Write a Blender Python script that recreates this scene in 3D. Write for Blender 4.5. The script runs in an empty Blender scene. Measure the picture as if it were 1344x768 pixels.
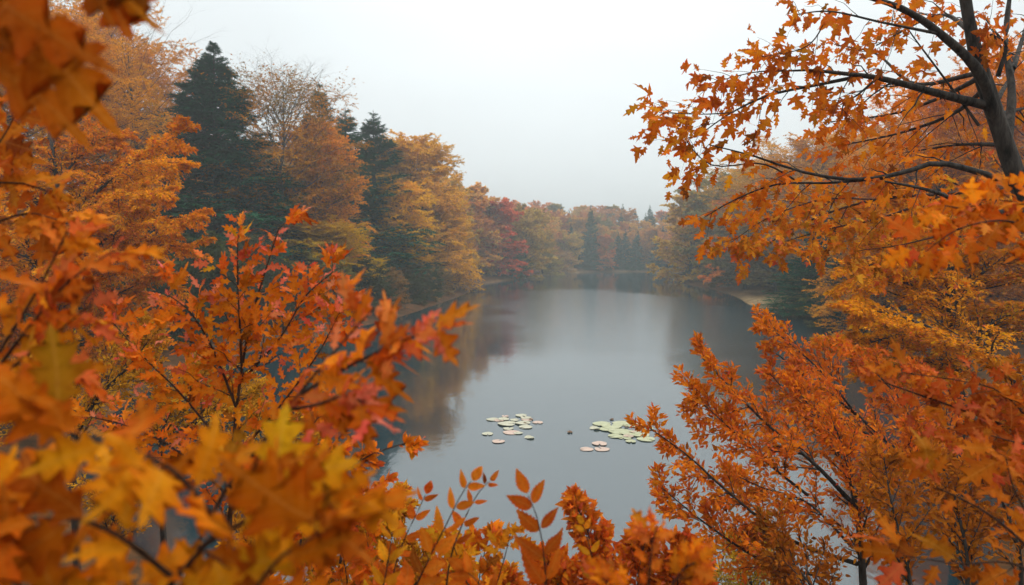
import bpy, math
import numpy as np
from mathutils import Vector

R_ = math.radians
scene = bpy.context.scene
COL = scene.collection
CAM = np.array([0.0, 0.0, 4.0])
FPX, CX, CY = 900.0, 672.0, 384.0
PITCH = math.atan((384 - 333) / FPX)
FWD = np.array([0, math.cos(PITCH), -math.sin(PITCH)])
UPV = np.array([0, math.sin(PITCH), math.cos(PITCH)])
RGT = np.array([1.0, 0, 0])


def at(px, py, d):
    r = FWD + RGT * (px - CX) / FPX + UPV * (CY - py) / FPX
    return CAM + r * (d / r[1])


# ------------------------------------------------------------------ tagging
def tag(o, label=None, cat=None, group=None, kind=None):
    if label: o['label'] = label
    if cat: o['category'] = cat
    if group: o['group'] = group
    if kind: o['kind'] = kind
    return o


def empty(name, loc, label, cat, group=None):
    o = bpy.data.objects.new(name, None)
    COL.objects.link(o)
    o.location = Vector([float(v) for v in loc])
    return tag(o, label, cat, group)


# ------------------------------------------------------------------ numpy mesh helpers
def nrmz(v):
    return v / np.maximum(np.linalg.norm(v, axis=-1, keepdims=True), 1e-9)


def make_mesh(name, V, F, col=None, uv=None, smooth=True):
    me = bpy.data.meshes.new(name)
    V = np.ascontiguousarray(V, dtype=np.float32)
    F = np.ascontiguousarray(F, dtype=np.int32)
    k = F.shape[1]
    me.vertices.add(len(V)); me.vertices.foreach_set('co', V.ravel())
    me.loops.add(F.size); me.loops.foreach_set('vertex_index', F.ravel())
    me.polygons.add(len(F))
    me.polygons.foreach_set('loop_start', np.arange(0, F.size, k, dtype=np.int32))
    me.polygons.foreach_set('use_smooth', np.full(len(F), smooth, dtype=bool))
    if col is not None:
        a = me.attributes.new('Col', 'FLOAT_COLOR', 'POINT')
        c = np.ones((len(V), 4), dtype=np.float32); c[:, :3] = col
        a.data.foreach_set('color', c.ravel())
    if uv is not None:
        l = me.uv_layers.new(name='UVMap')
        l.data.foreach_set('uv', np.ascontiguousarray(uv[F.ravel()], dtype=np.float32).ravel())
    me.update(calc_edges=True)
    return me


def link(name, me, mat, parent=None, loc=None):
    o = bpy.data.objects.new(name, me)
    COL.objects.link(o)
    if mat is not None and not me.materials: me.materials.append(mat)
    if parent is not None: o.parent = parent
    if loc is not None: o.location = Vector([float(v) for v in loc])
    return o


class Br:
    """a bundle of N curved branches sampled at m points"""
    def __init__(s, P, R):
        s.P = np.asarray(P, float); s.R = np.asarray(R, float)
        s.L = np.linalg.norm(np.diff(s.P, axis=1), axis=2).sum(1)

    def ev(s, t):
        N, m = s.R.shape
        x = np.clip(t, 0, 1) * (m - 1)
        i = np.clip(x.astype(int), 0, m - 2); f = (x - i)[..., None]
        ar = np.arange(N)[:, None]
        a = s.P[ar, i]; b = s.P[ar, i + 1]
        r = s.R[ar, i] * (1 - f[..., 0]) + s.R[ar, i + 1] * f[..., 0]
        return a * (1 - f) + b * f, nrmz(b - a), r


def grow(P0, D, L, bend, R0, m=5, wob=0.0, rng=None, tip=.25):
    """P0,D (N,3) L,R0 (N,) bend (3,) or (N,3)"""
    s = np.linspace(0, 1, m)[None, :, None]
    L3 = L[:, None, None]
    bend = np.broadcast_to(np.asarray(bend, float), P0.shape)[:, None, :]
    P = P0[:, None, :] + D[:, None, :] * L3 * s + bend * L3 * s ** 2
    if wob and rng is not None:
        P = P + rng.normal(0, 1, P.shape) * wob * L3 * np.minimum(s * 2, 1)
    Rr = R0[:, None] * (1 - (1 - tip) * np.linspace(0, 1, m)[None, :])
    return Br(P, Rr)


def dirs(B, k, s0, s1, ang, phi, up, rng, radial=False, jit=.5):
    N = B.R.shape[0]
    step = (s1 - s0) / max(k - 1, 1)
    t = np.linspace(s0, s1, k)[None, :] + rng.uniform(-jit, jit, (N, k)) * step
    t = np.clip(t, 0.01, 1.0)
    p, tan, r = B.ev(t)
    up = np.broadcast_to(np.asarray(up, float), tan.shape)
    side = nrmz(np.cross(tan, up)); nm = np.cross(side, tan)
    sg = np.where((np.arange(k)[None, :] + rng.integers(0, 2, (N, 1))) % 2 == 0, 1.0, -1.0)
    ph = rng.uniform(0, 2 * np.pi, (N, k)) if radial else rng.normal(0, phi, (N, k))
    a = ang + rng.normal(0, .16, (N, k))
    lat = (np.cos(ph) * sg)[..., None] * side + np.sin(ph)[..., None] * nm
    d = np.cos(a)[..., None] * tan + np.sin(a)[..., None] * lat
    return t, p, nrmz(d), nm, r


def spawn(B, k, s0, s1, ang, Lf, rng, phi=.35, bend=(0, 0, -.1), up=(0, 0, 1), m=5, rf=.6, wob=.02, radial=False, rmin=.001):
    t, p, d, nm, r = dirs(B, k, s0, s1, ang, phi, up, rng, radial)
    L = (Lf(t, B.L[:, None]) * rng.uniform(.72, 1.2, t.shape)).ravel()
    return grow(p.reshape(-1, 3), d.reshape(-1, 3), L, bend, np.maximum(r.ravel() * rf, rmin), m, wob, rng)


def tubes(parts, sides=5):
    """parts: list of Br or (Br, sides)"""
    Vs, Fs, off = [], [], 0
    for b in parts:
        n = sides
        if isinstance(b, tuple): b, n = b
        N, m = b.R.shape
        T = np.gradient(b.P, axis=1); T = nrmz(T)
        ref = np.where(np.abs(T[..., 2:3]) > .9, np.array([1., 0, 0]), np.array([0, 0, 1.]))
        S = nrmz(np.cross(T, ref)); U = np.cross(S, T)
        a = np.linspace(0, 2 * np.pi, n, endpoint=False)
        V = b.P[:, :, None, :] + b.R[:, :, None, None] * (np.cos(a)[None, None, :, None] * S[:, :, None, :] + np.sin(a)[None, None, :, None] * U[:, :, None, :])
        base = (np.arange(N) * m * n)[:, None, None] + (np.arange(m - 1) * n)[None, :, None]
        j = np.arange(n)[None, None, :]; j2 = (j + 1) % n
        F = np.stack([base + j, base + j2, base + n + j2, base + n + j], -1).reshape(-1, 4) + off
        Vs.append(V.reshape(-1, 3)); Fs.append(F); off += N * m * n
    return np.concatenate(Vs), np.concatenate(Fs)


# ------------------------------------------------------------------ leaf templates (x side, y length, z up)
def strip_leaf(ys, ws, fold=.25, curl=.18, tooth=0.0):
    """outline widths at ys, with midrib"""
    V, F = [], []
    n = len(ys)
    for i, (y, w) in enumerate(zip(ys, ws)):
        z = -curl * y * y
        w2 = w * (1 + (tooth if i % 2 else -tooth))
        yy = y + (0.02 if i % 2 and tooth else 0)
        V += [(-w2, yy, z + fold * w2), (0, y, z), (w2, yy, z + fold * w2)]
    for i in range(n - 1):
        a = 3 * i; b = a + 3
        F += [(a, a + 1, b + 1), (a, b + 1, b), (a + 1, a + 2, b + 2), (a + 1, b + 2, b + 1)]
    return np.array(V), np.array(F)


def fan_leaf(half, centre=(0, .3), cup=.15, curl=.12):
    pts = [(x, y) for x, y in half] + [(-x, y) for x, y in reversed(half[1:-1])]
    V = [(centre[0], centre[1], 0)]
    for x, y in pts:
        r2 = x * x + (y - centre[1]) ** 2
        V.append((x, y, cup * abs(x) - curl * r2))
    n = len(pts)
    F = [(0, 1 + i, 1 + (i + 1) % n) for i in range(n)]
    return np.array(V, float), np.array(F)


T_DIAMOND = (np.array([(0, 0, 0), (-.28, .42, .07), (0, 1, -.08), (.28, .42, .07)]), np.array([(0, 2, 1), (0, 3, 2)]))
T_NEEDLE = (np.array([(0, 0, 0), (-.11, .35, .0), (0, 1, -.1), (.11, .35, .0)]), np.array([(0, 2, 1), (0, 3, 2)]))
T_CLUMP = (np.array([(0, -.1, 0), (-.42, .15, .05), (-.2, .5, .12), (-.33, .9, -.1), (.05, .62, 0), (.3, 1, -.1), (.22, .45, .1), (.45, .1, 0)]),
           np.array([(0, 4, 1), (1, 4, 2), (2, 4, 3), (0, 7, 4), (7, 6, 4), (6, 5, 4)]))
T_OVATE = strip_leaf([0, .15, .4, .7, 1], [.0, .16, .22, .13, 0.0])
_ys = np.linspace(0, 1, 17)
_w = .27 * np.sin(np.pi * _ys ** .8) ** .85 * (1 - .25 * _ys)
T_SERR = strip_leaf(_ys, _w, .28, .22, .12)
MAPLE_H = [(0, 0), (.06, .03), (.2, -.03), (.36, -.06), (.30, .04), (.2, .13), (.34, .2), (.44, .22), (.6, .42), (.44, .37), (.4, .44), (.3, .40), (.17, .42),
           (.2, .55), (.28, .68), (.17, .66), (.14, .78), (0, 1.02)]


def refine(h, bulge=.06, tooth=.018):
    o = []
    for i in range(len(h) - 1):
        a, b = np.array(h[i]), np.array(h[i + 1]); e = b - a; L = np.linalg.norm(e)
        o.append(tuple(a))
        if L > .07:
            nn = np.array([e[1], -e[0]]) / L
            out = 1 if np.linalg.norm(b - np.array([0, .3])) > np.linalg.norm(a - np.array([0, .3])) else .6
            o.append(tuple(a + e * .36 + nn * bulge * L * out))
            if L > .12: o.append(tuple(a + e * .52 + nn * (bulge * L * out + tooth))); o.append(tuple(a + e * .58 + nn * bulge * L * .8 * out))
            o.append(tuple(a + e * .76 + nn * bulge * .6 * L * out))
    o.append(tuple(h[-1]))
    return [(max(x, 0), y) for x, y in o]


T_MAPLE = fan_leaf(refine(MAPLE_H), (0, .26), .2, .35)
OAK_H = [(0, 0), (.03, .06), (.08, .13), (.17, .17), (.30, .22), (.22, .27), (.15, .31), (.19, .38), (.27, .44), (.42, .60), (.27, .56), (.21, .57), (.13, .55), (.15, .64),
         (.20, .70), (.26, .87), (.15, .79), (.11, .80), (.07, .88), (0, 1.14)]
def strip_outline(half, cup=.2, curl=.25):
    V, F = [], []
    n = len(half)
    ym = 0
    mids = []
    for x, y in half:
        ym = max(ym + .001, min(y, 1.05)); mids.append(ym)
    for (x, y), mm in zip(half, mids):
        V.append((0, mm, -curl * mm * mm))
    for sgn in (1, -1):
        for (x, y) in half:
            V.append((sgn * max(x, .001), y, -curl * y * y + cup * x * (1 if x < .25 else .7)))
    for i in range(n - 1):
        a, b = n + i, n + i + 1
        F += [(i, a, b), (i, b, i + 1)]
        a, b = 2 * n + i, 2 * n + i + 1
        F += [(i, b, a), (i, i + 1, b)]
    return np.array(V, float), np.array(F)
T_OAK = strip_outline(refine(OAK_H))
T_SLIM = (T_OAK[0] * np.array([.72, 1, 1]), T_OAK[1])


class Fol:
    def __init__(s):
        s.p, s.d, s.n, s.s, s.c = [], [], [], [], []

    def add(s, p, d, n, sz, c):
        p = p.reshape(-1, 3)
        s.p.append(p); s.d.append(d.reshape(-1, 3)); s.n.append(n.reshape(-1, 3)); s.s.append(np.broadcast_to(sz, (len(p),))); s.c.append(c.reshape(-1, 3))

    def arrays(s):
        return [np.concatenate(x) for x in (s.p, s.d, s.n, s.s, s.c)]

    def mesh(s, name, T, smooth=False, rng=None):
        tw = 0.0
        p, d, n, sz, c = s.arrays()
        if isinstance(T, list):
            pick = rng.integers(0, len(T), len(p)); Vs, Fs, Cs, Us, off = [], [], [], [], 0
            for i, Ti in enumerate(T):
                q = Fol(); k = pick == i; q.add(p[k], d[k], n[k], sz[k], c[k])
                v, f, cc, u = q.raw(Ti, rng)
                Vs.append(v); Fs.append(f + off); Cs.append(cc); Us.append(u); off += len(v)
            return make_mesh(name, np.concatenate(Vs), np.concatenate(Fs), np.concatenate(Cs), np.concatenate(Us), smooth)
        v, f, cc, u = s.raw(T, rng)
        return make_mesh(name, v, f, cc, u, smooth)

    def raw(s, T, rng):
        tw = 0.0
        p, d, n, sz, c = s.arrays()
        V, F = T
        d = nrmz(d); side = nrmz(np.cross(d, n)); nn = np.cross(side, d)
        bx = np.ones((len(p), 1, 1)); cz = np.ones((len(p), 1, 1))
        if rng is not None:
            bx = rng.uniform(.72, 1.15, (len(p), 1, 1)); cz = rng.uniform(-.5, 2.4, (len(p), 1, 1))
            tw = rng.normal(0, .45, (len(p), 1, 1)) * (V[None, :, 0:1] * V[None, :, 1:2]) + rng.normal(0, .12, (len(p), 1, 1)) * np.sin(V[None, :, 1:2] * 7 + V[None, :, 0:1] * 5) * .5
        W = p[:, None, :] + sz[:, None, None] * (V[None, :, 0:1] * bx * side[:, None] + V[None, :, 1:2] * d[:, None] + (V[None, :, 2:3] * cz + tw) * nn[:, None])
        FF = (F[None] + (np.arange(len(p)) * len(V))[:, None, None]).reshape(-1, 3)
        uv = np.tile(V[:, :2] + np.array([.5, 0]), (len(p), 1))
        return W.reshape(-1, 3), FF, np.repeat(c, len(V), 0), uv


def snoise(p, seed, freq=1.0):
    r = np.random.default_rng(seed)
    o = np.zeros(p.shape[:-1])
    for i in range(6):
        k = r.normal(0, 1, 3) * freq * (1 + i * .35)
        o += np.sin(p @ k + r.uniform(0, 6.28))
    return np.clip(.5 + o / 5.0, 0, 1)


def palette(t, cols):
    cols = np.array(cols); x = np.clip(t, 0, .9999) * (len(cols) - 1)
    i = x.astype(int); f = (x - i)[..., None]
    return cols[i] * (1 - f) + cols[i + 1] * f


def leafcol(p, cols, rng, seed=1, freq=.5, mix=.55, bias=0.0):
    t = mix * snoise(p, seed, freq) + (1 - mix) * rng.uniform(0, 1, p.shape[:-1]) + bias
    c = palette(t, cols) * rng.uniform(.7, 1.22, p.shape[:-1])[..., None]
    q = rng.uniform(0, 1, p.shape[:-1])[..., None]
    c = np.where(q < .05, c * np.array([.42, .40, .6]), c)
    return np.where(q > .96, c * np.array([.82, 1.0, 1.0]), c)


def leaves_on(F, B, k, s0, s1, ang, size, cols, rng, phi=.5, up=(0, 0, 1), tiltn=.35, seed=1, freq=.5, shrink=.4, tipcol=None, pet=.0, droop=.0, mix=.55, tips=.8, radial=False):
    t, p, d, nm, r = dirs(B, k, s0, s1, ang, phi, up, rng, radial)
    d = nrmz(d + np.array([0, 0, -droop]) + rng.normal(0, .12, d.shape))
    n = nrmz(nm + rng.normal(0, tiltn, nm.shape))
    sz = size * rng.uniform(.58, 1.22, t.shape) * (1 - shrink * t)
    c = leafcol(p, cols, rng, seed, freq, mix)
    if tipcol is not None:
        w = np.clip((t - tips) / (1.001 - tips), 0, 1)[..., None] * rng.uniform(.3, 1, t.shape)[..., None]
        c = c * (1 - w) + palette(rng.uniform(0, 1, t.shape), tipcol) * w
    F.add(p + d * (pet * sz)[..., None], d, n, sz.ravel(), c)
    return p, d, sz


# ------------------------------------------------------------------ materials
def new_mat(name):
    m = bpy.data.materials.new(name); m.use_nodes = True
    nt = m.node_tree; nt.nodes.clear()
    return m, nt, nt.nodes.new('ShaderNodeOutputMaterial')


def leaf_mat(name, veins=False, trans=.45, rough=.6, spec=0.0):
    m, nt, out = new_mat(name)
    N, Lk = nt.nodes, nt.links
    att = N.new('ShaderNodeAttribute'); att.attribute_name = 'Col'
    oi = N.new('ShaderNodeObjectInfo')
    mul = N.new('ShaderNodeMix'); mul.data_type = 'RGBA'; mul.blend_type = 'MULTIPLY'; mul.inputs[0].default_value = 1
    Lk.new(att.outputs['Color'], mul.inputs[6]); Lk.new(oi.outputs['Color'], mul.inputs[7])
    col = mul.outputs[2]
    bs = N.new('ShaderNodeBsdfPrincipled'); bs.inputs['Roughness'].default_value = rough
    bs.inputs['Specular IOR Level'].default_value = spec; bs.inputs['Specular Tint'].default_value = (1, .6, .35, 1)
    if veins:
        uv = N.new('ShaderNodeUVMap'); sep = N.new('ShaderNodeSeparateXYZ'); Lk.new(uv.outputs[0], sep.inputs[0])
        def mth(op, a, b=None, clamp=False):
            n = N.new('ShaderNodeMath'); n.operation = op; n.use_clamp = clamp
            for i, v in enumerate((a, b)):
                if v is None: continue
                if isinstance(v, (int, float)): n.inputs[i].default_value = v
                else: Lk.new(v, n.inputs[i])
            return n.outputs[0]
        ax = mth('ABSOLUTE', mth('SUBTRACT', sep.outputs[0], .5))
        mid = mth('SUBTRACT', 1, mth('MULTIPLY', ax, 45), True)
        q = mth('FRACT', mth('MULTIPLY', mth('SUBTRACT', sep.outputs[1], mth('MULTIPLY', ax, 1.1)), 7.5))
        sv = mth('SUBTRACT', 1, mth('MULTIPLY', mth('ABSOLUTE', mth('SUBTRACT', q, .5)), 9), True)
        vein = mth('MAXIMUM', mid, mth('MULTIPLY', sv, .55))
        nz = N.new('ShaderNodeTexNoise'); nz.inputs['Scale'].default_value = 40
        tc = N.new('ShaderNodeTexCoord'); Lk.new(tc.outputs['Object'], nz.inputs['Vector'])
        r1 = N.new('ShaderNodeMix'); r1.data_type = 'RGBA'; r1.blend_type = 'MULTIPLY'
        Lk.new(mth('MULTIPLY', mth('ADD', mth('MULTIPLY', ax, 2.2), mth('SUBTRACT', nz.outputs[0], .55)), .9, True), r1.inputs[0])
        Lk.new(col, r1.inputs[6]); r1.inputs[7].default_value = (1, .52, .35, 1)
        r2 = N.new('ShaderNodeMix'); r2.data_type = 'RGBA'
        Lk.new(mth('MULTIPLY', vein, .38), r2.inputs[0]); Lk.new(r1.outputs[2], r2.inputs[6]); r2.inputs[7].default_value = (.62, .27, .05, 1)
        n3 = N.new('ShaderNodeTexNoise'); n3.inputs['Scale'].default_value = 130; n3.inputs['Detail'].default_value = 3
        Lk.new(tc.outputs['Object'], n3.inputs['Vector'])
        r3 = N.new('ShaderNodeMix'); r3.data_type = 'RGBA'; r3.blend_type = 'MULTIPLY'
        Lk.new(mth('MULTIPLY', mth('SUBTRACT', n3.outputs[0], .52), 2.4, True), r3.inputs[0]); Lk.new(r2.outputs[2], r3.inputs[6]); r3.inputs[7].default_value = (.45, .3, .25, 1)
        col = r3.outputs[2]
        bp = N.new('ShaderNodeBump'); bp.inputs['Strength'].default_value = .35; bp.inputs['Distance'].default_value = .002
        Lk.new(vein, bp.inputs['Height']); Lk.new(bp.outputs[0], bs.inputs['Normal'])
    Lk.new(col, bs.inputs['Base Color'])
    tr = N.new('ShaderNodeBsdfTranslucent'); Lk.new(col, tr.inputs['Color'])
    mx = N.new('ShaderNodeMixShader'); mx.inputs[0].default_value = trans
    Lk.new(bs.outputs[0], mx.inputs[1]); Lk.new(tr.outputs[0], mx.inputs[2]); Lk.new(mx.outputs[0], out.inputs[0])
    return m


def bark_mat(name, c1, c2, scale=12):
    m, nt, out = new_mat(name); N, Lk = nt.nodes, nt.links
    tc = N.new('ShaderNodeTexCoord'); mp = N.new('ShaderNodeMapping'); mp.inputs['Scale'].default_value = (1, 1, .25)
    nz = N.new('ShaderNodeTexNoise'); nz.inputs['Scale'].default_value = scale; nz.inputs['Detail'].default_value = 9; nz.inputs['Roughness'].default_value = .65
    Lk.new(tc.outputs['Object'], mp.inputs[0]); Lk.new(mp.outputs[0], nz.inputs['Vector'])
    cr = N.new('ShaderNodeValToRGB'); cr.color_ramp.elements[0].position = .35; cr.color_ramp.elements[1].position = .68
    cr.color_ramp.elements[0].color = (*c1, 1); cr.color_ramp.elements[1].color = (*c2, 1)
    Lk.new(nz.outputs[0], cr.inputs[0])
    bs = N.new('ShaderNodeBsdfPrincipled'); bs.inputs['Roughness'].default_value = .85; bs.inputs['Specular IOR Level'].default_value = .12
    bp = N.new('ShaderNodeBump'); bp.inputs['Strength'].default_value = .9; bp.inputs['Distance'].default_value = .03
    Lk.new(nz.outputs[0], bp.inputs['Height']); Lk.new(bp.outputs[0], bs.inputs['Normal'])
    Lk.new(cr.outputs[0], bs.inputs['Base Color']); Lk.new(bs.outputs[0], out.inputs[0])
    return m


M_LEAF = leaf_mat('leaf')
M_NEAR = leaf_mat('near_leaf', veins=True, trans=.45, rough=.55, spec=.03)
M_NEEDLE = leaf_mat('needle', trans=.12, rough=.6, spec=0.0)
M_BARK = bark_mat('bark', (.008, .007, .006), (.075, .062, .052), 22)
M_TWIG = bark_mat('twig', (.03, .014, .008), (.09, .045, .028), 60)
M_GREY = bark_mat('grey_bark', (.05, .045, .04), (.14, .13, .12))

# ------------------------------------------------------------------ terrain
LAKE = np.array([(0, 5.5), (-4, 8), (-8, 12), (-10.5, 18), (-11, 27), (-8.8, 35), (-6.9, 44), (-6.1, 52), (-4.7, 66), (-4, 84), (-2.5, 97), (3, 113), (9, 133),
                 (14, 148), (24, 151), (34, 150), (31, 128), (24, 104), (22.8, 92), (22.6, 78), (21.0, 64), (17.8, 51), (18.8, 47), (20.5, 41), (17.5, 30),
                 (13, 20), (9.5, 13), (6, 8)], float)


def chaikin(p, n=2):
    for _ in range(n):
        q = np.roll(p, -1, 0)
        p = np.stack([p * .75 + q * .25, p * .25 + q * .75], 1).reshape(-1, 2)
    return p


LAKE = chaikin(LAKE)


def shore(x, y):
    """signed distance to the shore, + on land"""
    x = np.asarray(x, float); y = np.asarray(y, float)
    A = LAKE; Bq = np.roll(A, -1, 0)
    best = np.full(x.shape, 1e9); ins = np.zeros(x.shape, bool)
    for a, b in zip(A, Bq):
        e = b - a
        t = np.clip(((x - a[0]) * e[0] + (y - a[1]) * e[1]) / (e @ e), 0, 1)
        best = np.minimum(best, np.hypot(x - a[0] - t * e[0], y - a[1] - t * e[1]))
        c = ((a[1] > y) != (b[1] > y)) & (x < (b[0] - a[0]) * (y - a[1]) / (b[1] - a[1] + 1e-12) + a[0])
        ins ^= c
    return np.where(ins, -best, best)


def sm(a, b, x):
    t = np.clip((x - a) / (b - a), 0, 1); return t * t * (3 - 2 * t)


def ground(x, y):
    x = np.asarray(x, float); y = np.asarray(y, float)
    s = shore(x, y)
    near = 1 - sm(6, 20, np.hypot(x, y - 1))
    spit = np.exp(-(((x - 22) / 5) ** 2 + ((y - 54) / 9) ** 2))
    sl = .14 + .26 * near - .10 * spit
    far_l = sm(60, 110, y) * (1 - sm(5, 60, x))
    sl = sl + .05 * far_l
    land = .12 * sm(0, 1.2, s) + sl * np.minimum(s, 60) + .05 * np.clip(s - 60, 0, 120)
    land = land + sm(2, 14, s) * (.35 * np.sin(x * .31 + y * .17) + .25 * np.sin(y * .43 - x * .23)) * (1 - .7 * near)
    bed = np.maximum(s * .35, -2.5)
    return np.where(s > 0, land, bed)


def gz(x, y):
    return float(ground(np.array([x]), np.array([y]))[0])


def build_terrain():
    def axis(lo, hi, c0, c1, fine):
        a = [c0]
        st = fine
        mid = list(np.arange(c0, c1, fine))
        up = []; v = c1; st = fine
        while v < hi: up.append(v); st *= 1.08; v += st
        up.append(hi)
        dn = []; v = c0; st = fine
        while v > lo: st *= 1.08; v -= st; dn.append(max(v, lo))
        return np.array(sorted(set(dn + mid + up)))
    xs = axis(-420, 420, -20, 36, .45); ys = axis(-160, 560, -2, 60, .45)
    X, Y = np.meshgrid(xs, ys)
    Z = ground(X.ravel(), Y.ravel()).reshape(X.shape)
    s = shore(X.ravel(), Y.ravel())
    rg = np.random.default_rng(5)
    Z = Z + rg.normal(0, .02, Z.shape) * (s.reshape(Z.shape) > .3)
    V = np.stack([X, Y, Z], -1).reshape(-1, 3)
    ny, nx = X.shape
    i = np.arange(ny - 1)[:, None] * nx + np.arange(nx - 1)[None, :]
    F = np.stack([i, i + 1, i + nx + 1, i + nx], -1).reshape(-1, 4)
    c = np.zeros((len(V), 3)); c[:, 0] = (1 - sm(.2, 1.0, s)) * (.02 + .98 * sm(85, 120, V[:, 1]))
    spit = np.exp(-(((V[:, 0] - 22) / 5.5) ** 2 + ((V[:, 1] - 55) / 9) ** 2))
    c[:, 1] = spit
    me = make_mesh('ground', V, F, c)
    m, nt, out = new_mat('leaf_litter'); N, Lk = nt.nodes, nt.links
    tc = N.new('ShaderNodeTexCoord')
    n1 = N.new('ShaderNodeTexNoise'); n1.inputs['Scale'].default_value = 1.3; n1.inputs['Detail'].default_value = 8
    n2 = N.new('ShaderNodeTexVoronoi'); n2.inputs['Scale'].default_value = 9
    for n in (n1, n2): Lk.new(tc.outputs['Object'], n.inputs['Vector'])
    cr = N.new('ShaderNodeValToRGB')
    e = cr.color_ramp.elements; e[0].position = .3; e[0].color = (.012, .012, .007, 1); e[1].position = .72; e[1].color = (.10, .042, .015, 1)
    e2 = e.new(.5); e2.color = (.035, .02, .01, 1)
    Lk.new(n1.outputs[0], cr.inputs[0])
    mxv = N.new('ShaderNodeMix'); mxv.data_type = 'RGBA'; mxv.inputs[0].default_value = .3
    hv = N.new('ShaderNodeValToRGB'); h = hv.color_ramp.elements; h[0].color = (.03, .02, .01, 1); h[1].color = (.2, .07, .015, 1)
    Lk.new(n2.outputs['Color'], hv.inputs[0])
    Lk.new(cr.outputs[0], mxv.inputs[6]); Lk.new(hv.outputs[0], mxv.inputs[7])
    att = N.new('ShaderNodeAttribute'); att.attribute_name = 'Col'
    sp = N.new('ShaderNodeSeparateColor'); Lk.new(att.outputs['Color'], sp.inputs[0])
    mx = N.new('ShaderNodeMix'); mx.data_type = 'RGBA'
    mm = N.new('ShaderNodeMath'); mm.operation = 'MULTIPLY'; mm.inputs[1].default_value = .75; Lk.new(sp.outputs[0], mm.inputs[0])
    ma = N.new('ShaderNodeMath'); ma.operation = 'MAXIMUM'; Lk.new(mm.outputs[0], ma.inputs[0]); Lk.new(sp.outputs[1], ma.inputs[1])
    Lk.new(ma.outputs[0], mx.inputs[0]); Lk.new(mxv.outputs[2], mx.inputs[6])
    sc_ = N.new('ShaderNodeValToRGB'); q = sc_.color_ramp.elements; q[0].position = .3; q[0].color = (.13, .085, .04, 1); q[1].position = .7; q[1].color = (.34, .23, .11, 1)
    Lk.new(n1.outputs[0], sc_.inputs[0]); Lk.new(sc_.outputs[0], mx.inputs[7])
    bs = N.new('ShaderNodeBsdfPrincipled'); bs.inputs['Roughness'].default_value = .95; bs.inputs['Specular IOR Level'].default_value = .04
    bp = N.new('ShaderNodeBump'); bp.inputs['Strength'].default_value = .7; bp.inputs['Distance'].default_value = .08
    Lk.new(n1.outputs[0], bp.inputs['Height']); Lk.new(bp.outputs[0], bs.inputs['Normal'])
    Lk.new(mx.outputs[2], bs.inputs['Base Color']); Lk.new(bs.outputs[0], out.inputs[0])
    tag(link('ground', me, m), 'sloping banks covered in fallen leaves around the lake', 'ground', kind='structure')


build_terrain()

# water: a sheet at z=0 slightly larger than the lake
def build_water():
    V = np.array([(-60, -10, 0), (70, -10, 0), (70, 200, 0), (-60, 200, 0)], float)
    me = make_mesh('lake_water', V, np.array([(0, 1, 2, 3)]), smooth=False)
    m, nt, out = new_mat('lake_water'); N, Lk = nt.nodes, nt.links
    tc = N.new('ShaderNodeTexCoord')
    mp = N.new('ShaderNodeMapping'); mp.inputs['Scale'].default_value = (1, .55, 1); Lk.new(tc.outputs['Object'], mp.inputs[0])
    n1 = N.new('ShaderNodeTexNoise'); n1.inputs['Scale'].default_value = 5.5; n1.inputs['Detail'].default_value = 3
    n2 = N.new('ShaderNodeTexNoise'); n2.inputs['Scale'].default_value = .35; n2.inputs['Detail'].default_value = 2
    Lk.new(mp.outputs[0], n1.inputs['Vector']); Lk.new(tc.outputs['Object'], n2.inputs['Vector'])
    b1 = N.new('ShaderNodeBump'); b1.inputs['Strength'].default_value = .5; b1.inputs['Distance'].default_value = .004
    b2 = N.new('ShaderNodeBump'); b2.inputs['Strength'].default_value = .5; b2.inputs['Distance'].default_value = .014
    # a breath of wind roughens the middle of the lake
    sp = N.new('ShaderNodeSeparateXYZ'); Lk.new(tc.outputs['Object'], sp.inputs[0])
    def mth(op, a, b=None, clamp=False):
        n = N.new('ShaderNodeMath'); n.operation = op; n.use_clamp = clamp
        for i, v in enumerate((a, b)):
            if v is None: continue
            if isinstance(v, (int, float)): n.inputs[i].default_value = v
            else: Lk.new(v, n.inputs[i])
        return n.outputs[0]
    n3 = N.new('ShaderNodeTexNoise'); n3.inputs['Scale'].default_value = .09; n3.inputs['Detail'].default_value = 4
    Lk.new(tc.outputs['Object'], n3.inputs['Vector'])
    ex = mth('DIVIDE', mth('SUBTRACT', sp.outputs[0], 7.5), 10.5); ey = mth('DIVIDE', mth('SUBTRACT', sp.outputs[1], 50), 32)
    rr = mth('SQRT', mth('ADD', mth('MULTIPLY', ex, ex), mth('MULTIPLY', ey, ey)))
    wind = mth('MULTIPLY', mth('SUBTRACT', mth('ADD', 1.05, mth('MULTIPLY', mth('SUBTRACT', n3.outputs[0], .5), .9)), rr), 3.2, True)
    Lk.new(n1.outputs[0], b1.inputs['Height'])
    Lk.new(mth('ADD', .004, mth('MULTIPLY', wind, .010)), b1.inputs['Distance']); Lk.new(n2.outputs[0], b2.inputs['Height']); Lk.new(b2.outputs[0], b1.inputs['Normal'])
    bs = N.new('ShaderNodeBsdfPrincipled')
    bs.inputs['Base Color'].default_value = (.008, .022, .028, 1)
    Lk.new(mth('ADD', .065, mth('MULTIPLY', wind, .12)), bs.inputs['Roughness']); bs.inputs['IOR'].default_value = 2.35
    Lk.new(b1.outputs[0], bs.inputs['Normal']); Lk.new(bs.outputs[0], out.inputs[0])
    tag(link('lake_water', me, m), 'still dark lake reflecting the overcast sky', 'water', kind='structure')


build_water()

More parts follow.
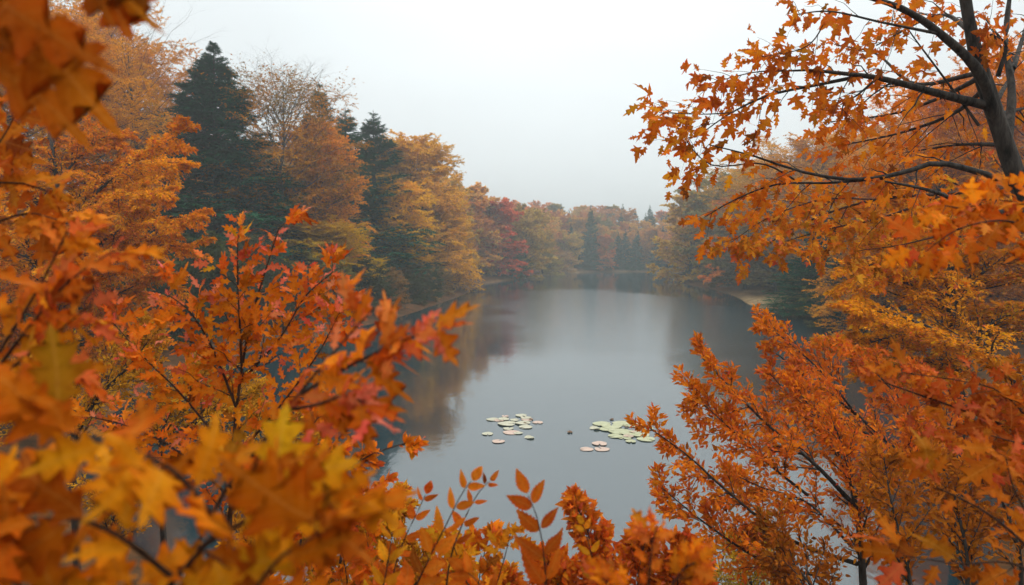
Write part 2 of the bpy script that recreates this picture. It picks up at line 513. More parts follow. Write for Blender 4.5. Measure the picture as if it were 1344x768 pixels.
# ------------------------------------------------------------------ tree generators (unit: metres, base at origin)
OR1 = [(.78, .25, .008), (.82, .36, .010), (.70, .22, .008), (.82, .44, .015)]
GOLD = [(.76, .34, .010), (.84, .45, .015), (.68, .32, .01), (.50, .32, .01)]
RUST = [(.66, .25, .012), (.72, .34, .015), (.54, .21, .01), (.66, .40, .02)]
OLIVE = [(.42, .24, .02), (.22, .16, .02), (.5, .28, .02), (.12, .11, .02)]
REDS = [(.45, .05, .02), (.55, .12, .02), (.30, .03, .02)]
WHITE = [(.8, .8, .8), (1, 1, 1), (.9, .72, .7), (.75, .9, .8)]
GREEN = [(.006, .058, .026), (.014, .085, .036), (.005, .040, .020)]
ROSE = [(.78, .10, .07), (.85, .28, .22), (.70, .06, .06)]
PINK = [(.62, .07, .02), (.66, .16, .07), (.55, .04, .02)]


def prof_dome(u): return np.clip(1 - u ** 2.0, 0, 1) ** .62
def prof_oval(u): return np.clip(np.sin(np.pi * np.clip(.12 + .86 * u, 0, 1)), 0, 1) ** .65
def prof_cone(u): return np.clip(1 - u, 0, 1) ** .95


def decid(seed, H, cb, R, prof, n1=44, k2=9, k3=7, nl=14, ls=.14, el=(.15, 1.1), droop=-.12, cols=OR1, fill=(0, 1), tpl=T_DIAMOND, bark=None, freq=.35,
          phi=.45, tr=.02, name='deciduous', mat=None, leafstart=0.0, lean=0, tipcol=None, twsides=3):
    rng = np.random.default_rng(seed)
    m = 12
    z = np.linspace(0, H * .97, m)
    tp = np.zeros((1, m, 3)); tp[0, :, 2] = z
    w = np.cumsum(rng.normal(0, .012 * H, (m, 2)), 0) * .4; w[0] = 0
    tp[0, :, :2] = w; tp[0, :, 0] += lean * z
    tr0 = tr * H
    tR = tr0 * (1 - .93 * (z / z[-1]) ** .8); tR[0] *= 1.35
    trunk = Br(tp, tR[None])
    u = np.sort(rng.uniform(0, 1, n1)) ** .9
    t = (cb + (H - cb) * u) / H
    p, tan, r = trunk.ev(t[None] * .99)
    az = np.arange(n1) * 2.39996 + rng.normal(0, .35, n1)
    e = el[0] + (el[1] - el[0]) * u + rng.normal(0, .1, n1)
    d = np.stack([np.cos(az) * np.cos(e), np.sin(az) * np.cos(e), np.sin(e)], -1)
    L = R * prof(u) * rng.uniform(.86, 1.06, n1) / np.maximum(np.cos(e), .55) + .04 * H
    limbs = grow(p[0], d, L, (0, 0, droop), np.maximum(r[0] * .42, .012), 7, .02, rng)
    b2 = spawn(limbs, k2, .18, 1, .75, lambda t, PL: PL * (.5 - .28 * t), rng, phi=phi, bend=(0, 0, -.08), m=5, rf=.55)
    b3 = spawn(b2, k3, .15, 1, .8, lambda t, PL: PL * (.55 - .25 * t) + .03 * R, rng, phi=phi, bend=(0, 0, -.12), m=4, rf=.5)
    V, F = tubes([(trunk, 9), (limbs, 5), (b2, twsides), (b3, 3)])
    out = {'trunk': make_mesh('trunk', V, F)}
    if nl > 0:
        fo = Fol()
        leaves_on(fo, b3, nl, .05, 1, .85, ls, cols, rng, phi=.6, tiltn=.55, seed=seed, freq=freq, shrink=.2, tipcol=tipcol, tips=.6)
        leaves_on(fo, b2, nl, .3, 1, .85, ls, cols, rng, phi=.6, tiltn=.55, seed=seed, freq=freq, shrink=.2)
        if fill != (0, 1):
            pp, dd, nn, ss, cc = fo.arrays()
            keep = rng.uniform(0, 1, len(pp)) < np.clip(fill[1] - (fill[1] - fill[0]) * (pp[:, 2] / H) ** 2, 0, 1)
            fo = Fol(); fo.add(pp[keep], dd[keep], nn[keep], ss[keep], cc[keep])
        out['crown'] = fo.mesh('crown', tpl)
    return out


def conifer(seed, H, cb, R, nb=190, k2=13, nl=9, ls=.3, cols=GREEN, open_=0.0, tpl=T_NEEDLE, tr=.014):
    rng = np.random.default_rng(seed)
    m = 12; z = np.linspace(0, H, m)
    tp = np.zeros((1, m, 3)); tp[0, :, 2] = z
    trunk = Br(tp, (tr * H * (1 - .95 * z / H))[None])
    u = np.sort(rng.uniform(0, 1, nb)) ** 1.15
    u = (np.floor(u * 34) + rng.uniform(0, .35, nb)) / 34.5 if open_ else u
    p, tan, r = trunk.ev(((cb + (H - cb) * np.clip(u, 0, 1)) / H)[None])
    az = rng.uniform(0, 6.283, nb)
    e = -.12 + 1.05 * u ** 1.6 + rng.normal(0, .07, nb)
    d = np.stack([np.cos(az) * np.cos(e), np.sin(az) * np.cos(e), np.sin(e)], -1)
    L = (R * prof_cone(u) * rng.uniform(.78, 1.1, nb) + .12)
    limbs = grow(p[0], d, L, (0, 0, .1), np.maximum(r[0] * .25, .012), 6, .012, rng)
    b2 = spawn(limbs, k2, .12, 1, .85, lambda t, PL: PL * (.42 - .30 * t) + .08, rng, phi=.3, bend=(0, 0, -.12), m=3, rf=.5)
    V, F = tubes([(trunk, 8), (limbs, 4)])
    fo = Fol()
    leaves_on(fo, b2, nl, .0, 1, .5, ls, cols, rng, phi=.5, tiltn=.6, seed=seed, freq=.6, shrink=.2, droop=.12)
    leaves_on(fo, limbs, nl * 2, .1, 1, .45, ls, cols, rng, phi=.8, tiltn=.6, seed=seed, freq=.6, shrink=.2)
    fo.s = [s_ * np.clip((H + .3 - p_[:, 2]) / 3.2, .3, 1) for s_, p_ in zip(fo.s, fo.p)]
    return {'trunk': make_mesh('trunk', V, F), 'crown': fo.mesh('crown', tpl)}


def plant(name, meshes, px, d, label, cat='tree', group=None, top=None, H=None, py=None, rz=0.0, sc=1.0, tint=(1, 1, 1), xy=None, lm=None, bm=None, sxy=None):
    """stand a tree on the ground at pixel column px, distance d; its top reaches row `top`"""
    if xy is None:
        p = at(px, 340, d); x, y = p[0], p[1]
    else: x, y = xy
    z = gz(x, y) - .05
    if top is not None:
        zt = at(px, top, y)[2]; sc = (zt - z) / H
    root = empty(name, (x, y, z), label, cat, group)
    root.rotation_euler = (0, 0, rz); s2 = sxy or sc
    root.scale = (s2, s2, sc)
    if 'crown' in meshes:
        c = link('crown', meshes['crown'], lm or M_LEAF, root); c.color = (*tint, 1)
    t = link('trunk', meshes['trunk'], bm or M_BARK, root)
    return root


exec_stage = []
# --- left bank, mid-distance trees ------------------------------------------------
SPR_A = conifer(11, 16, .4, 4.2, nb=420, k2=16, nl=11, ls=.36)
plant('spruce_tree', SPR_A, 287, 42, 'tall dark green spruce with a pointed top, largest conifer on the left bank', cat='spruce', top=52, H=16.3, lm=M_NEEDLE, sxy=1.65)
SPR_B = conifer(12, 16, 2, 3.4, nb=190, k2=14, nl=10, ls=.36, open_=1)
plant('spruce_tree', SPR_B, 422, 52, 'slim dark spruce tip rising just behind the tall thinning orange tree', cat='spruce', top=102, H=16.3, lm=M_NEEDLE, rz=1, sxy=1.3)
plant('pine_tree', SPR_B, 456, 56, 'open-branched dark pine, left one of the pair beside the orange tree', cat='pine', top=136, H=16.3, lm=M_NEEDLE, rz=2.1, sxy=1.7)
plant('pine_tree', SPR_B, 492, 58, 'open-branched dark pine, right one of the pair above the small golden tree', cat='pine', top=140, H=16.3, lm=M_NEEDLE, rz=3.6, sxy=1.7)

T_TALL = decid(21, 17, 2.0, 3.9, prof_oval, n1=100, k2=9, k3=6, nl=15, ls=.17, el=(.5, 1.25), cols=OR1[:3] + [(.42, .22, .02), (.25, .15, .02)], fill=(.05, 1.4), tr=.013)
plant('birch_tree', T_TALL, 374, 44, 'tall tree with thinning pale brown top and bare grey limbs beside the big spruce', top=90, H=17.4, bm=M_GREY, tint=(.66, .68, .6), sxy=1.05)
T_RNG = decid(22, 14, .4, 4.2, prof_dome, n1=140, k2=8, k3=6, nl=18, ls=.18, el=(.1, 1.2), cols=OR1, freq=.3)
plant('maple_tree', T_RNG, 418, 47, 'bright orange rounded tree in front of the dark pines, left bank', top=172, H=14.6, rz=.6, sxy=.70)
T_GLD = decid(23, 13, .2, 4.6, prof_dome, n1=160, k2=8, k3=6, nl=18, ls=.2, el=(.05, 1.2), cols=GOLD, freq=.25)
plant('beech_tree', T_GLD, 538, 69, 'large golden tree bulging out over the waterline, farthest of the sharp left bank', top=192, H=13.5, rz=2.0, sxy=1.12)
plant('beech_tree', T_GLD, 578, 72, 'lower golden brown tree leaning at the water edge under the large golden one', top=262, H=13.5, rz=3.3, tint=(.95, .95, .9), sxy=.75)
T_SML = decid(24, 9, .3, 3.0, prof_oval, n1=120, k2=8, k3=6, nl=16, ls=.16, el=(.1, 1.1), cols=[(.90, .50, .004), (.90, .42, .004), (.84, .54, .006)], freq=.4)
plant('maple_tree', T_SML, 518, 59, 'small vivid amber tree in front of the large golden one', top=252, H=9.4, rz=1.0, sxy=.95)
plant('maple_tree', T_SML, 420, 43, 'low yellow-green bushy tree at the foot of the bright orange tree', top=300, H=9.4, rz=2.0, tint=(.60, .66, .8), sxy=1.0)
plant('maple_tree', T_SML, 478, 51, 'low olive green tree at the foot of the dark pines', top=345, H=9.4, rz=4.0, tint=(.45, .50, 1.0), sxy=.6)

# behind the left: rust and amber trees up the bank
T_RUST = decid(25, 15, 2, 5.2, prof_oval, n1=120, k2=8, k3=6, nl=18, ls=.18, el=(.2, 1.2), cols=RUST, freq=.3)
plant('oak_tree', T_RUST, 165, 47, 'broad rust-brown tree left of the tall spruce', cat='tree', top=98, H=15.3, rz=.4, tint=(.95, .82, .7))
plant('oak_tree', T_RUST, 75, 34, 'broad amber tree at the left edge with a dark trunk', top=70, H=15.3, rz=1.9, tint=(1, .9, .5))
plant('oak_tree', T_RUST, -70, 30, 'dark amber tree cut by the left edge of the photo', top=10, H=15.3, rz=2.9, tint=(1, .9, .4))
plant('oak_tree', T_RUST, 130, 52, 'pale rust tree seen high behind the amber tree', top=60, H=15.3, rz=5.0, tint=(1, .95, .9))
T_BARE = decid(26, 15, 5, 4.5, prof_oval, n1=26, k2=8, k3=7, nl=0, el=(.5, 1.25), tr=.012, bark=1)
plant('bare_tree', T_BARE, 180, 38, 'leafless tree with fine twigs above the rust-brown tree', top=42, H=15.6, rz=.2)
plant('bare_tree', T_BARE, 95, 44, 'leafless tree reaching above the pale rust tree, nearer the left edge', top=5, H=15.6, rz=2.2)

# ------------------------------------------------------------------ far woods
FAR_D = [decid(40 + i, 12, .3, 3.6 + .5 * i, prof_dome if i % 2 else prof_oval, n1=42, k2=7, k3=5, nl=9, ls=.46, el=(.15, 1.2), cols=WHITE, tpl=T_CLUMP, freq=.5) for i in range(3)]
FAR_C = conifer(50, 13, .3, 2.9, nb=150, k2=9, nl=7, ls=.55)
TINTS = [((.80, .36, .04), 'hazy orange'), ((.66, .34, .06), 'hazy tawny brown'), ((.78, .44, .05), 'hazy gold'), ((.68, .25, .04), 'hazy russet'), ((.34, .26, .06), 'hazy olive')]
frng = np.random.default_rng(77)


def far_tree(x, y, kind, h, tint, name, region, cname, first=[None]):
    root = empty('fir_tree' if kind == 'c' else 'broadleaf_tree', (x, y, gz(x, y) - .1), '%s %s %s' % (cname, name, region), 'fir' if kind == 'c' else 'tree', '%s %s %s' % (cname, name, region))
    src, H = (FAR_C, 13.) if kind == 'c' else (FAR_D[frng.integers(0, 3)], 12.)
    s = h / H
    root.scale = (s * frng.uniform(.9, 1.2), s * frng.uniform(.9, 1.2), s)
    root.rotation_euler = (0, 0, frng.uniform(0, 6.28))
    c = link('crown', src['crown'], M_NEEDLE if kind == 'c' else M_LEAF, root)
    if kind != 'c': c.color = (*tint, 1)
    link('trunk', src['trunk'], M_BARK, root)


def scatter(region, x0, x1, y0, y1, n, mind, conf, hs, smin=2, smax=70, test=None):
    pts = []
    for _ in range(6000):
        if len(pts) >= n: break
        x, y = frng.uniform(x0, x1), frng.uniform(y0, y1)
        if test is not None and not test(x, y): continue
        if any((x - a) ** 2 + (y - b) ** 2 < mind ** 2 for a, b in pts): continue
        s = float(shore(np.array([x]), np.array([y]))[0])
        if s < smin or s > smax: continue
        pts.append((x, y))
    for x, y in pts:
        h = frng.uniform(*hs) * (1 - .22 * float(sm(105, 135, y)) * (hs[0] > 8))
        if frng.uniform() < conf:
            far_tree(x, y, 'c', h * 1.12, None, 'fir among the woods', region, 'misty dark')
        else:
            t, cn = TINTS[frng.integers(0, len(TINTS))]
            t = tuple(v * frng.uniform(.85, 1.15) for v in t)
            far_tree(x, y, 'd', h, t, 'broadleaf tree in the woods', region, cn)


scatter('on the left hillside beyond the golden tree', -50, 8, 84, 150, 90, 4.4, .10, (9.8, 12), 4.0, 46)
scatter('along the far shore', 6, 52, 128, 190, 56, 4.4, .42, (7.5, 9.5), 2.0, 42)
scatter('in the front row of the far shore', 9, 37, 150, 158, 22, 2.9, .4, (8.2, 9.8), 1.6, 9)
scatter('on the slope behind the far shore', 0, 48, 165, 200, 24, 5.0, .3, (7.5, 9.5), 10, 60)
scatter('on the right shore behind the spit', 26, 62, 66, 132, 46, 5.4, .22, (9, 13), 4, 34)

# distinct far trees
def lone(px, d, top, w, tint, label, kind='d', idx=0, rz=0.):
    src, H = (FAR_C, 13.) if kind == 'c' else (FAR_D[idx], 12.4)
    return plant('fir_tree' if kind == 'c' else 'broadleaf_tree', src, px, d, label, cat='fir' if kind == 'c' else 'tree', top=top, H=H, rz=rz,
                 tint=tint or (1, 1, 1), lm=M_NEEDLE if kind == 'c' else None, sxy=w)

lone(656, 106, 272, 1.0, (.70, .13, .03), 'deep red tree standing out at the foot of the left hillside', idx=1)
lone(630, 104, 285, .8, (.68, .26, .05), 'russet tree close left of the deep red tree', idx=0, rz=1)
lone(690, 112, 288, .8, (.58, .38, .06), 'yellow-olive tree close right of the deep red tree', idx=2)
lone(712, 126, 306, .6, (.45, .32, .06), 'small yellow tree at the shore right of the yellow-olive one', idx=0)
lone(676, 108, 320, .55, (.12, .16, .06), 'low dark green tree between the deep red and yellow-olive trees', idx=1, rz=2)
lone(775, 153, 270, 1.0, None, 'tallest misty fir on the far shore', kind='c', rz=1)
lone(906, 94, 262, 1.05, (.74, .46, .06), 'rounded misty golden tree at the right end of the far shore', idx=1, rz=2)
lone(955, 90, 250, 1.1, (.36, .30, .08), 'tall misty olive tree behind the rounded golden one on the right shore', idx=2, rz=3)
lone(978, 70, 300, .75, (.22, .18, .07), 'low grey-green tree right behind the sandy spit', idx=0, rz=4)
lone(1018, 62, 310, .7, (.25, .19, .06), 'low brownish tree over the right part of the spit', idx=2, rz=5)

# right bank, mid-distance
plant('spruce_tree', SPR_A, 1086, 44, 'dark green spruce on the right bank just past the spit', cat='spruce', top=270, H=16.3, lm=M_NEEDLE, rz=1.5, sxy=.95)
plant('spruce_tree', SPR_A, 1170, 38, 'dark spruce mostly hidden behind the fine orange branches at right', cat='spruce', top=230, H=16.3, lm=M_NEEDLE, rz=2.5, sxy=1.0)
plant('maple_tree', T_GLD, 1215, 34, 'tawny gold tree on the right bank behind the drooping orange bough', top=215, H=13.5, rz=.5, tint=(.9, .75, .6), sxy=.95)
plant('oak_tree', T_RUST, 1230, 30, 'broad brown-orange tree behind the leaning maple trunk', top=150, H=15.3, rz=.9, tint=(1.15, .85, .45))
plant('oak_tree', T_RUST, 1370, 26, 'brown-orange tree filling the right edge behind the maple', top=110, H=15.3, rz=4.1, tint=(1.1, .85, .45))
plant('oak_tree', T_RUST, 1020, 75, 'faded tawny tree crown rising behind the right shore', top=235, H=15.3, rz=3.1, tint=(.9, 1, 1), sxy=1.2)
plant('oak_tree', T_RUST, 1075, 60, 'hazy tawny tree high behind the drooping orange bough', top=205, H=15.3, rz=2.1, tint=(.95, .95, .9), sxy=1.1)

# shoreline bushes
BUSH = decid(60, 2.2, .05, 1.5, prof_dome, n1=34, k2=7, k3=5, nl=8, ls=.16, el=(.1, 1.0), cols=WHITE, freq=.8, tr=.012)
BUSHES = [(505, 47, (.30, .17, .05), 'brownish low bush by the water under the amber tree', 1.0), (545, 56, (.34, .2, .06), 'tawny low bush at the waterline below the large golden tree', 1.0),
          (575, 63, (.26, .17, .06), 'dull brown bush farther along the left waterline', .9), (740, 140, (.5, .3, .1), 'pale orange bush at the far left corner of the water', 1.6),
          (722, 125, (.42, .34, .09), 'yellowish bush on the far left shore', 1.5), (1062, 49, (.24, .20, .06), 'olive bush beside the sandy spit', .9),
          (1105, 38, (.12, .13, .04), 'dark green bush at the water right of the spit', 1.2), (960, 78, (.2, .16, .06), 'dim bush on the right shore left of the spit', 1.3),
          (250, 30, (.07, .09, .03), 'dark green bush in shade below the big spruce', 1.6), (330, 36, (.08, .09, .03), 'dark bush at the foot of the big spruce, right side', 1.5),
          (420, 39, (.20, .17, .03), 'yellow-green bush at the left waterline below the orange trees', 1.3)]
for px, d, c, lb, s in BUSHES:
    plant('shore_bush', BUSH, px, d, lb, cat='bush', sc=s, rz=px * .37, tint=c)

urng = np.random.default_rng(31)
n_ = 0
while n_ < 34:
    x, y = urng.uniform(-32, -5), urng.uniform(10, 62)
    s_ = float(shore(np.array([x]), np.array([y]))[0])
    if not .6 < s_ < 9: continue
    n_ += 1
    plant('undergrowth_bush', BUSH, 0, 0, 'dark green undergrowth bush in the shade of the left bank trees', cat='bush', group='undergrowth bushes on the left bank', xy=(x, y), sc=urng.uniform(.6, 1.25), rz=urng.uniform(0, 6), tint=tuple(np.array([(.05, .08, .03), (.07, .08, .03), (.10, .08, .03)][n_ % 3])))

# ------------------------------------------------------------------ near trees and shrubs
def cat_rom(pts, m):
    P = np.array(pts, float); n = len(P)
    if n == 2: return P[0] + (P[1] - P[0]) * np.linspace(0, 1, m)[:, None]
    seg = np.linalg.norm(np.diff(P, axis=0), axis=1); c = np.r_[0, np.cumsum(seg)]; c /= c[-1]
    E = np.vstack([2 * P[0] - P[1], P, 2 * P[-1] - P[-2]])
    o = []
    for t in np.linspace(0, 1, m):
        i = min(max(np.searchsorted(c, t, 'right') - 1, 0), n - 2)
        f = (t - c[i]) / (c[i + 1] - c[i])
        a, b, q, e = E[i], E[i + 1], E[i + 2], E[i + 3]
        o.append(.5 * (2 * b + (q - a) * f + (2 * a - 5 * b + 4 * q - e) * f ** 2 + (3 * b - a - 3 * q + e) * f ** 3))
    return np.array(o)


GST = []


def stems(paths, m=14):
    """paths: list of (list of (px,py,d), r0, r1[, to_ground])"""
    P, R = [], []
    for pth in paths:
        pts = [at(*q) for q in pth[0]]
        if len(pth) > 3 and pth[3]:
            b = pts[0]; g = np.array([b[0] + pth[3][0], b[1] + pth[3][1], 0]); g[2] = gz(g[0], g[1]) - .05
            GST.append((cat_rom([g, (g * .45 + b * .55) + np.array([.02, 0, .03]), b], 8), np.linspace(pth[1] * 1.25, pth[1], 8)))
        P.append(cat_rom(pts, m)); R.append(np.linspace(pth[1], pth[2], m))
    return Br(np.array(P), np.array(R))


def rebase(name, label, cat, brs, fols, sides, lt, leafname='foliage', group=None, lm=None, bm=None, rng=None, smooth=False, base=None):
    P0 = GST[0][0][0] if GST else brs[0].P[0, 0].copy()
    if GST:
        brs.append(Br(np.array([g[0] for g in GST]), np.array([g[1] for g in GST]))); sides = tuple(sides) + (8,); GST.clear()
    root = empty(name, P0, label, cat, group)
    for b in brs: b.P = b.P - P0
    V, F = tubes(list(zip(brs, sides)))
    link('stem', make_mesh('stem', V, F), bm or M_TWIG, root)
    if fols is not None:
        fols.p = [q - P0 for q in fols.p]
        link(leafname, fols.mesh('foliage', lt, smooth, rng), lm or M_LEAF, root)
    return root


# fine-leaved shrub: long shoots with side shoots, small leaves, red tips
def shrub(name, label, paths, seed, k1, L1, k2, nl, ls, cols, cat='shrub', up=(0, -.6, .7), s0=.25, ang=.6, phi=.5, tpl=T_OVATE, lm=None, L2=.35, tipcol=PINK, bend=(0, 0, -.05), freq=1.2, leafmain=True, tips=.7, smooth=False, droop=0, m=14, group=None):
    rng = np.random.default_rng(seed)
    A = stems(paths, m)
    b1 = spawn(A, k1, s0, .98, ang, lambda t, PL: L1 * (1.05 - .75 * t), rng, phi=phi, bend=bend, up=up, m=6, rf=.5, wob=.015)
    b2 = spawn(b1, k2, .12, .96, ang, lambda t, PL: PL * L2 * (1.1 - .6 * t), rng, phi=phi, bend=bend, up=up, m=4, rf=.55)
    fo = Fol()
    kw = dict(phi=.5, up=up, tiltn=.55, seed=seed, freq=freq, tipcol=tipcol, tips=tips, droop=droop, pet=.18)
    leaves_on(fo, b2, nl, .05, 1, .7, ls, cols, rng, **dict(kw, tips=.93 if tipcol else .9))
    leaves_on(fo, b1, int(nl * 2.2), .15, 1, .7, ls, cols, rng, **kw)
    if leafmain: leaves_on(fo, A, nl * 4, max(s0, .4), 1, .7, ls, cols, rng, **kw)
    return rebase(name, label, cat, [A, b1, b2], fo, (7, 4, 3), tpl, lm=lm, bm=M_BARK, rng=rng, smooth=smooth, group=group)


AMB = [(.76, .26, .006), (.80, .35, .008), (.68, .17, .006), (.58, .28, .01)]
SHR = [(.72, .15, .006), (.78, .27, .008), (.66, .12, .006), (.80, .38, .01)]
DKO = [(.48, .13, .008), (.52, .17, .01), (.38, .09, .008), (.34, .14, .01)]

# G: fine layered tree at left, ~15 m away
shrub('japanese_maple', 'fine-leaved amber tree with layered sprays reaching right, in front of the big spruce',
      [([(70, 560, 15), (76, 420, 15), (78, 300, 15), (72, 215, 15.3), (60, 150, 16)], .13, .02, (0, 0)),
       ([(78, 330, 15), (130, 250, 14.8), (190, 205, 14.5), (250, 166, 14)], .05, .006),
       ([(77, 380, 15), (130, 320, 14.6), (190, 290, 14), (262, 284, 13.6)], .05, .006),
       ([(76, 420, 15), (120, 365, 14.5), (180, 325, 14), (258, 324, 13.6)], .05, .006),
       ([(77, 300, 15), (120, 240, 15.5), (170, 215, 15.8), (235, 213, 15.5)], .04, .006),
       ([(76, 400, 15), (30, 330, 15), (-20, 290, 15)], .05, .006),
       ([(77, 300, 15), (30, 240, 15), (-30, 200, 15)], .05, .006),
       ([(74, 240, 15), (120, 190, 15.5), (150, 175, 15.8)], .03, .006),
       ([(76, 440, 15), (130, 400, 14.6), (190, 370, 14.2), (225, 365, 14)], .04, .006),
       ([(76, 440, 15), (60, 380, 14), (90, 340, 13.4), (130, 330, 13)], .04, .006),
       ([(77, 350, 15), (110, 290, 14.4), (150, 262, 14), (215, 250, 13.6)], .04, .006),
       ([(76, 420, 15), (50, 350, 14.2), (30, 300, 13.6), (60, 270, 13.2)], .04, .006),
       ([(76, 460, 15), (120, 450, 14.4), (170, 440, 14), (200, 430, 13.6)], .04, .006),
       ([(76, 460, 15), (40, 440, 14.4), (0, 420, 14), (-40, 410, 13.6)], .04, .006)],
      101, 28, 1.35, 12, 17, .095, AMB, cat='tree', up=(0, -.35, 1), s0=.12, ang=.75, phi=.5, tpl=T_DIAMOND, L2=.45, bend=(0, 0, -.22), freq=.7, droop=.15, tips=.8)

# L: fine tree right, ~11 m
shrub('japanese_maple', 'fine-leaved orange tree with a thin dark trunk on the right bank, below the maple bough',
      [([(1262, 560, 11), (1256, 470, 11), (1246, 400, 11), (1250, 330, 11.2), (1255, 270, 11.5)], .10, .02, (0, 0)),
       ([(1330, 500, 9.5), (1290, 462, 9.5), (1220, 430, 9.5), (1170, 412, 9.5), (1115, 405, 9.5)], .045, .006, (.6, 0)),
       ([(1250, 420, 11), (1190, 370, 10.6), (1150, 345, 10.2), (1120, 372, 10)], .04, .006),
       ([(1250, 380, 11), (1200, 335, 10.6), (1150, 320, 10.4)], .04, .006),
       ([(1256, 450, 11), (1190, 440, 10.4), (1130, 452, 10), (1100, 445, 9.8)], .04, .006),
       ([(1256, 470, 11), (1200, 480, 10.4), (1150, 490, 10)], .04, .006),
       ([(1250, 400, 11), (1300, 350, 11), (1350, 330, 11)], .04, .006),
       ([(1256, 470, 11), (1310, 420, 11), (1370, 400, 11)], .04, .006),
       ([(1250, 330, 11), (1210, 280, 11), (1180, 262, 11)], .03, .006),
       ([(1250, 330, 11), (1300, 280, 11), (1350, 262, 11)], .03, .006)],
      102, 26, 1.1, 11, 15, .085, [(.74, .22, .006), (.78, .34, .008), (.60, .17, .006), (.52, .28, .008)], cat='tree', up=(0, -.2, 1), s0=.12, ang=.75, phi=.3, tpl=T_DIAMOND, L2=.45, bend=(0, 0, -.12), freq=.8, tips=.85)

# J: right sapling reaching over the water
shrub('sapling', 'red-tipped orange sapling arching left over the water at lower right',
      [([(1135, 800, 5), (1128, 700, 5), (1118, 640, 5), (1108, 590, 5), (1095, 560, 5)], .032, .006, (0, 0)),
       ([(1118, 660, 5), (1070, 610, 4.9), (1010, 560, 4.8), (965, 515, 4.7), (922, 470, 4.6)], .018, .003),
       ([(1125, 740, 5), (1040, 710, 4.8), (960, 650, 4.6), (905, 600, 4.5), (850, 560, 4.4)], .018, .003),
       ([(1060, 650, 5), (1010, 610, 4.8), (950, 555, 4.6), (903, 512, 4.5)], .012, .002),
       ([(1100, 760, 5), (1010, 740, 4.7), (930, 690, 4.5), (868, 640, 4.4)], .015, .003),
       ([(1118, 640, 5), (1090, 570, 5.2), (1060, 530, 5.3), (1040, 500, 5.3)], .015, .003),
       ([(1125, 690, 5), (1160, 620, 5.2), (1190, 590, 5.3), (1200, 560, 5.3)], .015, .003),
       ([(1120, 720, 5), (1060, 660, 5.3), (1000, 640, 5.4), (960, 620, 5.4)], .012, .003)],
      103, 19, .46, 7, 6, .066, SHR, ang=.6, phi=.6, s0=.2, L2=.55, tips=.6, lm=M_NEAR)
# K: second sapling
shrub('sapling', 'crimson-topped sapling leaning left above the dark water, right of centre',
      [([(1290, 800, 6.4), (1250, 680, 6.4), (1190, 605, 6.3), (1125, 545, 6.2), (1065, 500, 6.1), (1020, 465, 6.0)], .035, .004, (0, 0)),
       ([(1125, 545, 6.2), (1080, 490, 6), (1035, 450, 6), (1004, 425, 6)], .012, .003),
       ([(1190, 600, 6.3), (1120, 560, 6.1), (1050, 530, 6), (1010, 490, 5.9)], .015, .003),
       ([(1210, 620, 6.3), (1190, 540, 6.4), (1150, 490, 6.5), (1120, 460, 6.5)], .015, .003),
       ([(1250, 680, 6.4), (1250, 590, 6.5), (1230, 520, 6.6), (1200, 480, 6.6)], .015, .003),
       ([(1250, 680, 6.4), (1300, 600, 6.5), (1320, 540, 6.6)], .015, .003)],
      104, 19, .55, 7, 6, .072, SHR[:3] + [(.5, .2, .015)], ang=.6, phi=.5, s0=.2, L2=.42, tips=.55, lm=M_NEAR)
# lower right dim shrub filling
shrub('bush', 'shaded bronze bush with dark stems filling the lower right corner',
      [([(1210, 860, 4.4), (1190, 740, 4.4), (1170, 660, 4.5), (1160, 600, 4.6)], .02, .003, (0, 0)),
       ([(1260, 860, 4.4), (1270, 740, 4.4), (1250, 650, 4.5), (1230, 590, 4.6)], .02, .003, (0, 0)),
       ([(1330, 860, 4.4), (1340, 740, 4.4), (1310, 640, 4.5), (1300, 560, 4.6)], .02, .003, (0, 0)),
       ([(1080, 860, 4.4), (1070, 780, 4.4), (1030, 730, 4.5), (1000, 700, 4.6)], .02, .003, (0, 0)),
       ([(1400, 760, 4.4), (1380, 640, 4.4), (1340, 540, 4.5), (1320, 480, 4.6)], .02, .003, (0, 0))],
      105, 18, .5, 7, 7, .065, DKO, ang=.6, s0=.3, L2=.42, tipcol=None)
# R: yellow shrub down by the water
shrub('bush', 'small yellow bush low by the water below the red-tipped sapling',
      [([(990, 830, 8), (985, 760, 8), (970, 725, 8), (955, 705, 8)], .02, .003, (0, 0)),
       ([(1030, 830, 8), (1020, 760, 8), (1010, 730, 8), (1000, 700, 8)], .02, .003, (0, 0)),
       ([(950, 840, 8), (945, 780, 8), (930, 750, 8)], .02, .003, (0, 0))],
      106, 16, .5, 8, 9, .06, [(.55, .3, .015), (.6, .36, .02), (.4, .25, .02)], tipcol=None, tpl=T_DIAMOND)
# F: left mid shrub
shrub('bush', 'amber small-leaved bush with dark forked stems at left centre, behind the blurred leaves',
      [([(95, 640, 6), (100, 560, 6), (85, 500, 6), (60, 450, 6)], .03, .004, (0, 0)),
       ([(100, 570, 6), (130, 520, 6), (170, 480, 6), (200, 440, 6)], .02, .004),
       ([(100, 600, 6), (60, 560, 6), (20, 520, 6), (-20, 500, 6)], .02, .004),
       ([(210, 640, 6), (215, 560, 6), (240, 520, 6), (260, 480, 6)], .025, .004, (0, 0)),
       ([(215, 580, 6), (280, 540, 6), (330, 520, 6)], .02, .004),
       ([(330, 700, 5.6), (350, 620, 5.6), (380, 580, 5.6), (410, 560, 5.6)], .02, .004, (0, 0)),
       ([(130, 760, 5.6), (150, 680, 5.6), (160, 620, 5.6)], .02, .004, (0, 0))],
      107, 22, .6, 9, 10, .05, [(.5, .2, .012), (.58, .28, .015), (.42, .13, .01), (.33, .2, .02)], tpl=T_DIAMOND, L2=.45, tipcol=None, freq=.9)
